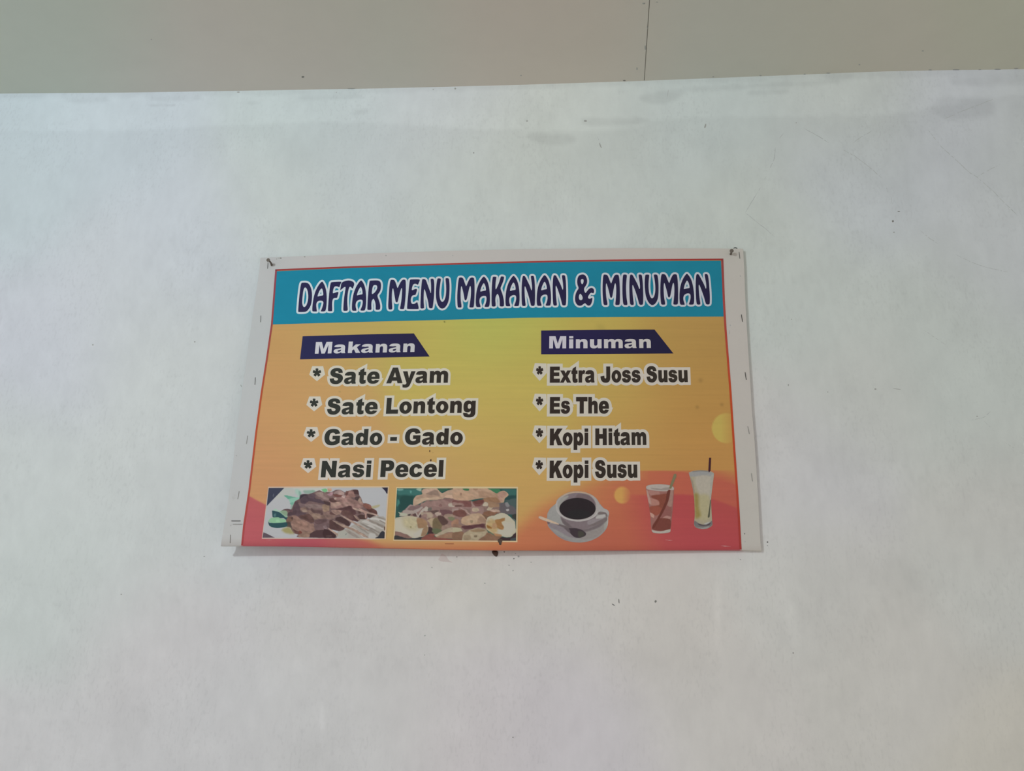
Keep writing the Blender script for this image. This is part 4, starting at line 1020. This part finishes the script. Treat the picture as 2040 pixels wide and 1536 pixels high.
GADO_C = """
7C665E 10 1560,430 1800,450 2100,470 2360,430 2600,480 2800,500 2780,700 2760,780 2500,840 2440,1000 2400,1100 2460,1250 2600,1330 2800,1390 2700,1470 1560,1470
3C6660 30 150,170 600,150 760,190 740,300 560,320 350,300 160,300
55857C 14 460,200 510,200 500,260 470,250
6B9088 16 140,150 280,150 300,185 170,200
40726A 24 150,420 220,480 160,600 130,560
2A4642 20 250,350 520,350 540,540 300,700 180,700 200,560
8CA090 14 630,150 760,150 740,210 660,190
A58B77 6 560,420 640,320 780,290 765,200 850,148 1150,138 1230,220 1300,258 1420,200 1560,160 1700,150 1700,440 1560,400 1350,390 1300,420 1150,440 880,450 780,500 650,560 560,600 550,560
B09482 14 800,180 950,160 1150,170 1060,200 900,260 800,260
877265 18 900,270 1080,190 1180,220 1220,330 1050,320 880,290
9C8270 14 650,360 900,300 1200,330 1150,350 800,390 640,420
AE9780 12 600,430 900,380 1200,370 1250,400 1000,420 800,470 650,540
B69A85 12 1350,340 1500,300 1700,330 1700,400 1450,390
3A5A4A 6 1180,142 1560,142 1400,190 1270,225
2E3A30 6 1440,138 1600,138 1560,160 1440,158
816862 9 1700,420 1560,400 1300,410 1150,440 880,460 750,540 560,580 480,555 380,640 300,720 230,780 220,860 700,900 1000,1300 1700,1300
8E7C78 10 480,555 560,580 660,600 640,660 560,700 400,700 350,680 380,640
74605E 14 480,600 640,590 700,560 760,540 700,660 560,740 400,760 370,720
95877F 10 320,700 420,690 600,720 640,760 500,800 330,790 290,750
8C716A 14 760,520 1100,460 1450,440 1700,480 1700,620 1300,620 1000,590 800,600
7A5C58 10 1200,560 1260,540 1290,600 1220,610
7A5E5A 12 1330,400 1600,400 1664,450 1500,480 1350,450
A59A8C 6 1455,530 1600,518 1618,612 1465,602
5A3F3A 5 1620,580 1700,578 1700,612 1620,610
A69C90 7 800,650 890,598 935,650 905,722 780,690
656058 8 930,640 1020,620 1010,700 920,700
A0968C 6 660,860 760,700 830,660 850,690 740,800 700,870
9F938B 6 640,760 680,850 650,850 610,760
978A84 10 560,700 700,640 760,600 800,620 700,720 600,760
54403F 8 555,800 620,770 640,850 556,850
4F3C3B 6 700,850 750,790 760,870 720,885
3E3C38 5 298,800 340,798 325,838 300,828
3E3C38 5 415,812 490,788 470,832 430,834
A0A08E 10 175,735 290,770 400,780 400,830 220,850 215,800
5A4844 10 900,720 1200,700 1150,760 1080,800 1000,740
A08E82 7 1095,780 1180,740 1272,780 1240,832 1150,832
64494A 10 1230,690 1380,680 1550,720 1560,790 1450,800 1320,830 1260,760
8F7A6C 12 1350,800 1500,790 1640,850 1500,900 1340,880
937F78 10 1560,640 1700,640 1700,860 1620,840 1560,760
9A8978 14 760,750 1000,760 1060,850 1000,900 900,920 860,820 760,830
8C726A 10 800,800 900,790 900,880 820,870
7E625A 10 930,910 1060,890 1040,950 950,960
A08E74 14 900,960 1080,880 1150,960 1100,1100 1000,1120 960,1000
6C5E48 18 1080,900 1200,880 1300,1000 1300,1150 1150,1180 1040,1120
54403C 12 1200,830 1320,850 1440,980 1380,1080 1280,1060 1180,900
717058 12 1440,880 1560,860 1620,940 1500,960
8C7468 12 1290,1110 1450,1060 1540,1120 1450,1150 1300,1200
93705C 12 1520,1000 1600,950 1700,930 1700,1120 1540,1120
5C6048 14 1040,1160 1250,1180 1280,1240 1100,1300 1030,1240
3E3030 10 940,1130 1040,1160 1030,1240 1080,1290 940,1300
A79F8C 7 88,920 220,880 400,840 560,860 720,900 880,980 930,1080 938,1200 880,1320 760,1390 600,1412 450,1402 300,1312 80,1250
AFA896 40 90,950 300,950 400,1200 700,1220 850,1130 800,1280 650,1380 400,1350 90,1230
A89E80 60 300,900 560,880 650,960 680,1080 600,1200 450,1180 300,1080
8F8565 10 470,1110 520,1110 510,1150 475,1150
8C6F55 18 640,900 820,920 930,1050 870,1130 700,1160 660,1060
ABA598 12 680,1230 850,1140 840,1180 740,1340 600,1390 560,1300
8A7058 12 820,1150 890,1090 935,1150 900,1300 770,1370 760,1290
7B6058 14 85,1240 250,1270 420,1330 520,1412 400,1420 240,1380 80,1340
3A3838 8 60,1350 240,1370 420,1422 600,1412 760,1384 820,1450 60,1455
7A4A42 14 800,1380 950,1300 1100,1310 1120,1380 1700,1440 1700,1475 800,1465
A0937E 10 1100,1320 1250,1250 1450,1150 1700,1130 1700,1260 1450,1260 1300,1340 1130,1370
8C6E5A 14 1130,1380 1400,1290 1700,1260 1700,1400 1300,1410
"""
GADO_D = """
3A5E58 24 1180,150 1580,160 1580,300 1400,320 1350,240
2C4444 20 1350,340 1500,320 1560,380 1400,440 1300,480 1260,470
485654 20 1300,450 1590,400 1590,640 1440,620 1400,520
A68A74 6 -30,138 380,126 830,138 960,200 1080,270 1110,248 1190,210 1280,202 1362,258 1380,320 1290,400 1260,500 1130,500 1000,480 800,400 640,400 430,440 330,460 200,450 100,440 -30,400
AC8E76 16 0,250 300,240 500,330 420,430 100,430 0,380
9A7D68 18 640,200 1000,260 1200,250 1300,280 1200,400 1000,400 800,370 640,350
8F7260 10 140,260 190,260 180,320 150,320
927560 10 480,140 610,140 580,190 520,180
A08070 16 1120,260 1280,230 1340,300 1240,380 1200,470 1120,420
8A6A52 14 740,400 900,370 1080,380 1180,500 1000,500 750,480
3F6A48 6 215,148 372,148 362,198 260,192
3F6F50 8 850,148 1120,150 1170,200 1090,262 960,200
704C48 12 -30,440 200,460 420,460 480,500 740,430 740,520 620,600 400,640 230,600 -30,560
8A7068 14 -30,500 200,520 240,580 -30,590
5C403C 6 18,578 180,573 180,612 28,612
64403C 8 480,470 620,440 740,450 740,510 550,535
8C736C 10 420,450 480,520 560,640 440,640 440,560
8A706A 14 -30,620 200,600 330,620 700,600 760,700 700,800 560,860 420,800 400,700 200,640 -30,660
6C4A44 12 40,700 220,680 320,760 280,860 100,860 -30,820 -30,740
9A8078 8 180,630 300,680 400,800 360,800 260,700 160,650
A5947F 9 480,640 600,640 640,700 540,740 460,720
A89A86 9 830,680 920,560 1050,520 1030,580 920,700
A69A88 9 725,560 800,488 862,520 850,590 760,600
8F735C 14 860,480 1100,520 1150,600 1060,620 900,620
7B5A48 12 760,740 900,720 1120,740 1020,830 850,860 740,820
A89080 9 900,680 1140,690 1150,740 950,730
5C5658 20 1160,540 1300,500 1400,560 1590,660 1590,800 1400,800 1200,790 1160,700
7A7878 14 1300,520 1370,500 1410,600 1340,620
A29E9C 6 1318,680 1390,665 1392,712 1340,722
3A3A36 14 1480,820 1590,800 1590,960 1500,920
56605A 12 1440,880 1560,950 1570,1080 1500,1000
A58A72 7 170,950 220,880 400,820 560,780 700,790 800,900 842,1000 720,1030 560,1082 380,1087 240,1060 180,1020
A89078 14 400,800 560,790 640,830 600,960 460,1040 300,1000 380,880
8F7563 18 620,900 700,850 820,960 820,1010 600,1030
8E7A64 10 400,950 480,950 460,1030 410,1020
6C5444 10 720,800 800,830 880,860 860,930 800,920
55383A 16 160,1110 350,1090 520,1068 780,1050 792,1150 600,1130 450,1170 250,1180
85695A 14 -30,1040 180,1070 160,1130 -30,1130
A29A80 10 -30,1150 130,1150 200,1220 100,1270 -30,1260
7A5E4C 12 -30,1270 230,1250 240,1380 200,1465 -30,1465
9A8C74 6 238,1300 400,1200 560,1158 780,1180 855,1260 780,1340 640,1430 560,1478 215,1478 208,1400
867058 14 400,1210 600,1170 800,1210 700,1250 500,1250
A0927A 12 420,1300 560,1280 700,1290 640,1400 500,1440 430,1380
736350 8 508,1340 580,1335 582,1382 520,1384
8C7A64 12 250,1340 400,1340 420,1440 250,1460
7C5F4C 12 860,1260 1000,1330 1170,1350 1200,1400 1100,1465 640,1465 760,1360
ABA490 7 858,880 1060,820 1180,768 1300,788 1420,860 1540,1000 1568,1130 1562,1250 1500,1330 1420,1384 1280,1374 1100,1335 950,1262 840,1202 800,1100 800,1040
A68F68 50 860,960 960,920 1100,1000 1180,1190 1000,1300 860,1200 800,1080
ABA596 40 1100,1200 1300,1000 1500,1050 1540,1200 1400,1350 1200,1330
8F6A44 16 1040,950 1150,920 1288,898 1282,960 1200,1010 1262,1120 1250,1172 1180,1194 1100,1140 1060,1060
8C6238 14 830,1080 940,1120 960,1160 860,1160
A08060 14 980,1040 1060,1030 1090,1120 1020,1180 960,1120
A07858 14 1000,1290 1180,1310 1200,1360 1060,1350
3C2E30 8 1190,1390 1430,1392 1520,1300 1590,1260 1590,1490 1180,1490
43494A 12 1440,1420 1590,1390 1590,1490 1440,1490
"""
def quad_grid(q, step):
    a, b, c, d = [np.array(p, float) for p in q]   # TL TR BR BL
    nx = int(np.linalg.norm(b - a) / step); ny = int(np.linalg.norm(d - a) / step)
    U, V = np.meshgrid(np.linspace(0, 1, nx), np.linspace(0, 1, ny))
    U, V = U[..., None], V[..., None]
    return (1 - U) * (1 - V) * a + U * (1 - V) * b + U * V * c + (1 - U) * V * d
def photo_print(outer, inner, base, shapes, seed, label, cream):
    o = flat('food_photograph', [outer], cream, .00045, banner, label=label)
    P = quad_grid(inner, .62)
    c0 = np.array([int(base[i:i + 2], 16) / 255 for i in (0, 2, 4)])
    img = np.tile(c0, P.shape[:-1] + (1,)).astype(float)
    Pj = P + np.stack([value_noise(P, 6, seed) * 1.5 + value_noise(P, 2.5, seed + 7) * .6, value_noise(P, 6, seed + 1) * 1.5 + value_noise(P, 2.5, seed + 8) * .6], -1)
    for h, bl, p in shapes: paint_poly(img, Pj if bl > .5 else P, p, h, bl * (1.15 if bl > .5 else 1.3))
    chroma = np.clip((img.max(-1) - img.min(-1)) * 8, .15, 1)
    rot = np.stack([P[..., 0] * .88 + P[..., 1] * .47, -P[..., 0] * .47 + P[..., 1] * .88], -1)
    inner_ = sdf(P, inner) < -1
    base = img.mean(-1); body = (base < .60) & (base > .25) & (img[..., 0] > img[..., 1] * 1.06)
    g = (value_noise(rot * np.array([.45, 1]), 3.4, seed + 2) * .30 + value_noise(P, 6, seed + 5) * .20 + value_noise(rot * np.array([.6, 1]), 1.9, seed + 3) * .14) * chroma * body
    g = g * (.7 if seed == 100 else .3)
    img = np.clip(img * (1 + g)[..., None], 0, 1)
    ny, nx = P.shape[:2]
    bm('picture', on_board(P, .0006).reshape(-1, 3), grid_faces(ny, nx), M_PRINT, o, paint=albedo(img).reshape(-1, 3))
    return o
photo_print([(534.4,969.7),(655,968.6),(775.2,968.7),(768.5,1074.0),(740,1074.9),(700,1073.6),(655,1072.9),(560,1073.6),(521.5,1073.3)],
            [(535.3,972.0),(772.8,971.1),(765.9,1072.6),(522.9,1071.6)], 'A6A6A7',
            parse_shapes(SATAY_A, 515, 962, 12.8, 1) + parse_shapes(SATAY_B, 645, 962, 12.8, 1), 100,
            'framed print of grilled meat skewers with cucumber on a white plate', [(530,1000,'C0A490'),(650,970,'BBAA8C'),(775,1000,'C0A788'),(600,1074,'B9A8A4')])
photo_print([(789.3,970.2),(910,969.4),(1032.1,969.7),(1030.9,1080.2),(910,1078.6),(783.4,1077.4)],
            [(791.0,972.9),(1029.2,973.2),(1028.1,1077.4),(785.0,1075.0)], '2E4E49',
            parse_shapes(GADO_C, 780, 962, 12.8, 1) + parse_shapes(GADO_D, 905, 962, 12.8, 1), 200,
            'framed print of mixed salad with egg halves and crackers on green leaf', [(790,1000,'BDAA82'),(910,970,'BFB08A'),(1031,1000,'BFA982'),(900,1079,'C0A286')])

# ---- printed drinks, cut out to their outlines
def cutout(name, outline, base, shapes, lift, parent, label, step=.6, jit=.5, seed=300):
    O = smooth_in(outline)
    lo, hi = O.min(0), O.max(0)
    gx, gy = np.meshgrid(np.arange(lo[0], hi[0], step), np.arange(lo[1], hi[1], step))
    Q = np.stack([gx, gy], -1).reshape(-1, 2); Q = Q[sdf(Q, O) < -.45 * step]
    V, F = tri_from([O], extra=Q)
    img = np.tile(np.array([int(base[i:i + 2], 16) / 255 for i in (0, 2, 4)]), (len(V), 1))
    for h, bl, p in shapes: paint_poly(img, V, p, h, bl)
    img *= (1 + value_noise(V, 3, seed) * .04)[:, None]
    return bm(name, on_board(V, lift), [f[::-1] for f in F], M_PRINT, parent, paint=albedo(img)), O
def crop(txt, ox, oy, s): return np.array([[float(a) for a in q.split(',')] for q in txt.split()]) / s + np.array([ox, oy])
def ell(cx, cy, rx, ry, n=28): return ' '.join(f'{cx + rx * math.cos(a):.0f},{cy + ry * math.sin(a):.0f}' for a in np.linspace(0, 2 * math.pi, n, endpoint=False))
CUP = f"""
8F8D89 20 300,640 480,440 560,640 640,900 300,880
7E7578 30 280,940 520,950 700,1010 850,1200 1000,1330 700,1350 400,1130
8A8784 20 330,1040 500,1200 700,1310 900,1380 1120,1392 1120,1340 800,1270 560,1130
87807C 22 1150,1160 1500,1090 1720,930 1800,900 1750,1050 1550,1250 1300,1340 1100,1330
918F88 14 1720,900 1806,880 1790,1010 1720,1090 1700,1000
A39E98 6 1780,790 1812,790 1808,960 1780,1000
6B6162 24 1080,1080 1300,1060 1600,930 1760,870 1600,1020 1350,1120 1150,1150
75696B 14 600,750 800,850 1060,870 1350,820 1520,740 1560,840 1720,850 1640,920 1450,1000 1250,1075 1060,1090 860,1055 720,980 640,900
857C7D 20 1300,860 1500,800 1700,850 1500,940 1300,960
655B5C 18 620,800 760,900 900,1040 780,1020 660,920
9B9591 9 {ell(1032, 492, 556, 374)}
B09478 8 560,290 740,165 1060,122 1300,170 1480,290 1300,190 1060,145 760,185
776B6E 12 {ell(1020, 470, 478, 318)}
6C5E60 26 1050,180 1300,200 1440,330 1480,460 1300,330 1000,280
8F8C86 22 520,440 600,300 760,220 800,260 680,360 590,500 590,620 540,580
2D2729 6 {ell(1030, 556, 465, 276)}
2B292A 30 {ell(1060, 690, 300, 110)}
A6A19D 7 490,520 520,590 600,690 760,790 1040,855 1300,815 1450,735 1530,620 1556,640 1475,755 1300,845 1040,884 740,825 560,705 490,600
A09C97 9 470,420 505,350 520,500 560,640 500,600 478,520
9C9794 9 1590,450 1700,550 1800,598 1832,660 1815,720 1750,665 1620,610 1560,650
6C6260 9 1580,640 1740,650 1790,720 1775,780 1720,700 1560,705
A4A09C 9 1530,740 1740,700 1700,780 1500,810
6E6463 12 1700,800 1780,770 1770,870 1500,975 1300,1000 1500,900
6B5A5C 10 255,880 330,895 310,950 262,940
665C5C 9 510,935 700,985 870,1060 800,1095 650,1025 505,970
B6A08A 6 48,790 58,750 120,762 320,838 545,935 530,962 330,905 120,832
3E3539 10 820,1055 1000,1055 1150,1100 1245,1180 1222,1250 1080,1302 960,1284 860,1200 805,1105
45433C 20 1050,1130 1180,1150 1200,1240 1060,1280
5F5557 18 690,1040 820,1080 840,1180 760,1120
"""
o, _ = cutout('coffee_cup_picture', crop('480,420 505,340 600,240 740,160 900,122 1060,114 1220,136 1400,205 1520,305 1590,415 1700,540 1800,590 1838,670 1815,790 1812,900 1785,1030 1705,1150 1565,1275 1350,1378 1120,1418 900,1405 700,1355 520,1255 380,1125 280,1000 250,890 150,850 45,798 40,765 62,742 130,760 245,802 262,680 330,555 400,490', 1070, 970, 12.8),
              '8C8885', parse_shapes(CUP, 1070, 970, 12.8, 1), .00045, banner, '')
o['label'] = 'printed white cup and saucer of black coffee with a spoon'
TEA = """
A39A92 8 115,620 200,592 360,584 520,600 604,640 600,690 450,712 280,702 130,675
8D837C 6 180,650 300,655 380,668 430,650 520,640 500,690 300,690
9A7268 12 150,700 330,720 350,780 200,790
7A473A 14 200,800 350,770 500,760 480,900 420,1000 300,1100 200,1100 170,1000 300,960
A07468 12 180,830 330,880 340,960 200,960 150,900
8A4E40 12 180,990 330,980 400,1050 300,1150 200,1100
B08A7C 7 175,1095 250,1130 250,1190 200,1165
A5857A 7 115,700 145,715 205,940 150,900
835650 12 440,1000 560,960 560,1180 420,1240 380,1200
94756A 12 480,720 590,700 570,980 490,960 520,850
A07A70 10 400,1200 480,1150 560,1180 480,1240
6E4038 9 225,1330 330,1200 545,1220 535,1405 370,1425 235,1400
643830 7 490,715 548,690 512,880 432,1060 345,1220 265,1360 215,1375 320,1180 400,1020 460,880
A59E94 6 205,1400 240,1415 370,1432 545,1395 528,1450 370,1472 240,1455
"""
o, _ = cutout('iced_tea_picture', crop('110,630 130,608 200,592 360,582 520,597 604,630 610,720 590,1000 552,1400 530,1455 370,1472 245,1460 208,1415 180,1100 140,850 110,690', 1275, 900, 9.0375),
              '8C625A', parse_shapes(TEA, 1275, 900, 9.0375, 1), .00045, banner, '')
o['label'] = 'printed short glass of iced tea'
SO = crop('520,665 612,400 650,395 658,440 562,665', 1275, 900, 9.0375)
flat('straw', [SO], [(1334,970,'3F6650'),(1340,955,'5E6348'),(1344,946,'8A7050'),(1346,943,'B08066')], .0006, o, label='green printed straw')
MILK = """
8D8C8A 18 885,385 970,350 1090,340 1240,355 1325,395 1310,450 1150,440 1000,450 900,440
6E6A66 7 950,352 1090,338 1220,345 1220,358 1090,350 960,362
A39C8E 30 1000,450 1280,450 1260,800 1100,800 1020,650
A09878 44 1060,800 1240,800 1230,1200 1060,1200
8A7A48 40 975,760 1050,780 1060,1000 1090,1150 1000,1200 980,1000
8A7F70 12 895,440 960,560 985,740 955,740 925,600
9A968C 9 1275,450 1320,420 1290,700 1270,860 1255,800
4A4A3C 7 1264,880 1278,880 1262,1050 1252,1172 1222,1178 1240,1060
6E6A68 10 980,1240 1100,1310 1200,1300 1300,1240 1298,1320 1220,1378 1120,1390 1015,1368 975,1310
4E464A 7 1040,1290 1180,1320 1275,1275 1245,1320 1150,1337 1070,1322
A0A09A 6 1150,1295 1275,1255 1200,1305
8A8A86 8 1010,1350 1120,1365 1250,1340 1220,1376 1120,1388
"""
o, _ = cutout('milk_drink_picture', crop('880,390 895,368 970,342 1090,332 1230,340 1322,378 1330,430 1295,700 1280,880 1295,1200 1302,1320 1225,1378 1120,1392 1015,1370 973,1310 985,1150 975,850 940,620', 1275, 900, 9.0375),
              '9A927C', parse_shapes(MILK, 1275, 900, 9.0375, 1), .00045, banner, '')
o['label'] = 'printed tall glass of pale milky drink'
SO = crop('1244,107 1281,107 1270,340 1243,375 1230,345', 1275, 900, 9.0375)
flat('straw', [SO], '40242A', .0006, o, label='dark maroon printed straw')

# ---- staples along the margins
def tube(path, r, n=8, cap=True):
    """swept round bar along 3-D points; returns V, F"""
    path = np.asarray(path, float); V = []; F = []
    r = np.broadcast_to(np.asarray(r, float), (len(path),))
    up_ = np.array([.31, .2, .93])
    for i, p in enumerate(path):
        t = path[min(i + 1, len(path) - 1)] - path[max(i - 1, 0)]; t /= np.linalg.norm(t)
        a = np.cross(t, up_); a /= np.linalg.norm(a); b = np.cross(t, a)
        for k in range(n):
            an = 2 * math.pi * k / n; V.append(p + r[i] * (math.cos(an) * a + math.sin(an) * b))
    for i in range(len(path) - 1):
        for k in range(n):
            F.append((i * n + k, i * n + (k + 1) % n, (i + 1) * n + (k + 1) % n, (i + 1) * n + k))
    if cap:
        F.append(tuple(range(n))[::-1]); F.append(tuple(range((len(path) - 1) * n, len(path) * n)))
    return np.array(V), F
def staple(a, b, mat, r=.00045):
    a, b = np.array(a, float), np.array(b, float)
    pts = np.vstack([on_board(a[None], -.002), on_board(a[None], .0003), on_board((a * .93 + b * .07)[None], .0006), on_board(((a + b) / 2)[None], .0007),
                     on_board((a * .07 + b * .93)[None], .0006), on_board(b[None], .0003), on_board(b[None], -.002)])
    V, F = tube(pts, r, 6)
    return bm('staple', V, F, mat, banner)
for a, b, m, r in [((519.6,629),(519,641.6),M_STEEL,.0005),((508.7,752.2),(507.7,766.3),M_STEEL,.0005),((493.1,868.4),(490.8,884),M_STEEL2,.0005),((476.2,978.8),(473.6,994.2),M_STEEL2,.0005),
        ((461.3,1037.8),(478.9,1037.8),M_STEEL,.0006),((464.2,1044.4),(482.8,1044.4),M_STEEL2,.00045),((458.9,1065.5),(458.2,1081.8),M_STEEL2,.0006),((533.9,523),(532.9,535),M_STEEL,.0005),
        ((1472.4,502),(1474,515),M_STEEL,.0005),((1477.1,626.8),(1479,640.6),M_BLACK,.0006),((1484.5,741.9),(1486.7,756.3),M_BLACK,.0006),((1489.9,849.5),(1492.8,864.5),M_STEEL2,.0005),
        ((1496.9,943),(1499.2,958.8),M_STEEL2,.0005),((886.5,1083.1),(903.8,1083.3),plain('rusted_staple','8A4A38',.7),.00045)]:
    staple(a, b, m, r)
def bsurf(P, lift=0.0): return on_board(np.asarray(P, float), lift) - OFF
M_OLDG = plain('smudge', '9B9B98', .8, 0, .1)
M_HOLE = plain('punched_hole', '6E6C66', .9)
for x, y, rx, ry, m in [(1483.3,1063.3,1.3,1.5,M_HOLE),(1484.3,1079.2,1.1,.9,M_OLDG),(1475,550,1.6,1.3,M_OLDG),(459.8,1047,1.0,1.8,M_OLDG),(471,908,1.2,.8,M_SP2),
        (1455,648,.9,1.8,M_OLDG),(1453.5,662,.7,4.5,M_OLDG),(774.2,559.3,1.4,2.4,M_BLACK),(557.5,514.2,4.0,.9,M_SP2),(551,515.8,1.5,1.2,M_SP2),(559.3,514.3,1.4,1.3,M_SPECK),(607,511.6,1.6,1.4,M_SP2),
        (769,509.2,1.4,1.2,M_SP2),(902,509.3,1.3,1.1,M_OLDG),(785.4,788,0.1,.1,M_OLDG)]:
    if rx < .5: continue
    blob('mark', oval(x, y, rx, ry), m, banner, bsurf, .0001, .00025)
M_BROWN = plain('brown_stain', '4A3020', .7, 0, .2, 200)
M_PST = plain('pale_glue', 'B9A2A0', .5, 0, .1)
for pts in ([(855.2,884),(857.5,884.5),(857.8,888),(856,889.5),(855,887)], [(855.3,896),(857.2,896.5),(856.8,901),(855.2,900.5)], [(857.3,914.5),(860,915),(859,919.8),(856.5,918.5)],
            [(862,901),(863,901.5),(862.5,902.6)]):
    blob('stain', pts, M_BROWN, banner, bsurf, .0005, .0002)
blob('stain', [(991.5,1074.5),(995,1073),(1001,1074),(1001,1078),(999,1081),(998.8,1085.8),(994.5,1085.8),(994,1081.5),(991.5,1079)], M_RUST, banner, bsurf, .0008, .0004)
for a, b in (((1325,1075.5),(1340,1076.3)), ((1436,1087),(1456,1088.6)), ((531,1075.7),(542,1075.7))):
    a, b = np.array(a), np.array(b)
    strip('scuff', [a, (a + b) / 2 + .3, b], .9, M_PST, banner, lambda P, l=0: bsurf(P, .0003 + l), .0001, .1)

# ------------------------------------------------------------------ nails that hold the board
def nail(base_px, head_px, protr, bend, r_head, label, name='nail', mat=M_NAIL):
    base = on_board(np.array([base_px], float), 0)[0]
    # head stands off the board by protr, seen at head_px
    head = on_board(np.array([head_px], float), protr)[0]
    root = bpy.data.objects.new(name, None); link(root); root.location = tuple(base)
    tag(root, label, 'nail', 'nails along the top of the banner')
    mid = (base + head) / 2 + np.array(bend)
    ts = np.linspace(0, 1, 12)[:, None]
    start = base + np.array([0, .004, 0])
    path = (1 - ts) ** 2 * start + 2 * ts * (1 - ts) * mid + ts ** 2 * head
    V, F = tube(path - base, np.linspace(.0024, .0016, 12), 10)
    mesh_obj('shank', V, F, mat, root, smooth=False)
    # flat round head, slightly domed, square to the shank's end
    ax = path[-1] - path[-2]; ax /= np.linalg.norm(ax)
    toC = Cn - head; toC /= np.linalg.norm(toC)
    ax = ax * .6 + toC * .4; ax /= np.linalg.norm(ax)
    a = np.cross(ax, [0, 0, 1]); a /= np.linalg.norm(a); b = np.cross(ax, a)
    prof = [(0, -.0009), (.7, -.0008), (1, -.0004), (1, .0003), (.85, .0007), (.4, .0009), (0, .001)]
    n = 20; V = []; F = []
    for rr, h in prof:
        for k in range(n):
            an = 2 * math.pi * k / n; V.append(head - base + ax * h + r_head * max(rr, .02) * (math.cos(an) * a + math.sin(an) * b))
    for i in range(len(prof) - 1):
        for k in range(n):
            F.append((i * n + k, i * n + (k + 1) % n, (i + 1) * n + (k + 1) % n, (i + 1) * n + k))
    F.append(tuple(range(n))); F.append(tuple(range((len(prof) - 1) * n, len(prof) * n))[::-1])
    mesh_obj('head', np.array(V), F, mat, root)
    return root
for k, (x, w_) in enumerate([(463.5,.9),(465.6,1.0),(467.8,1.1),(470,.9)]):
    strip('smudge', [(x + .8, 983 + k * .8), (x, 990), (x - .6, 996.5 - k)], w_, M_OLDG, banner, lambda P, l=0: bsurf(P, .0001 + l), .0001, .3, .15)
nail((540.4,529.3), (534.3,518.0), .018, (.004, 0, .001), .0040, 'bent rusty nail in the top left corner of the menu banner')
nail((1455.8,506.6), (1457.7,499.6), .013, (0, 0, -.001), .0041, 'straight brown nail in the top right corner of the menu banner')

# the dark tip of another fixing that shows over the sheet's upper edge
P3 = np.array([[1461.2,494.8],[1462.8,493.9],[1465,493.6],[1467.2,494.1],[1469.0,495.0]])
path = on_board(P3, -.001)
V, F = tube(path - path[0], [.0004, .0008, .0009, .0008, .0004], 8)
hk = mesh_obj('wire_hook', V, F, M_BLACK); hk.location = tuple(path[0])
tag(hk, 'small black bent wire behind the top right edge of the banner', 'hook')
# dark brown husk hanging under the sheet's lower edge
pts = chaikin([(978.8,1097),(992,1097),(992.6,1103),(991,1107.5),(988.5,1109.4),(985,1107.5),(981.3,1103)], 2)
c = pts.mean(0); n = len(pts)
Va = on_wall(pts, -.0008); Vb = on_wall(c + (pts - c) * .6, -.005); Vc = on_wall(c[None] + np.array([[.5, 2]]), -.0058)
VA = np.vstack([Va, Vb, Vc]); base = VA[0].copy()
F = []
for i in range(n):
    j = (i + 1) % n; F.append((i, n + i, n + j, j)); F.append((n + i, 2 * n, n + j))
F.append(tuple(range(n)))
hs = mesh_obj('dried_leaf', VA - base, F, M_RUST, smooth=True); hs.location = tuple(base)
tag(hs, 'tiny dark brown drop shaped flake stuck to the wall under the banner', 'flake')
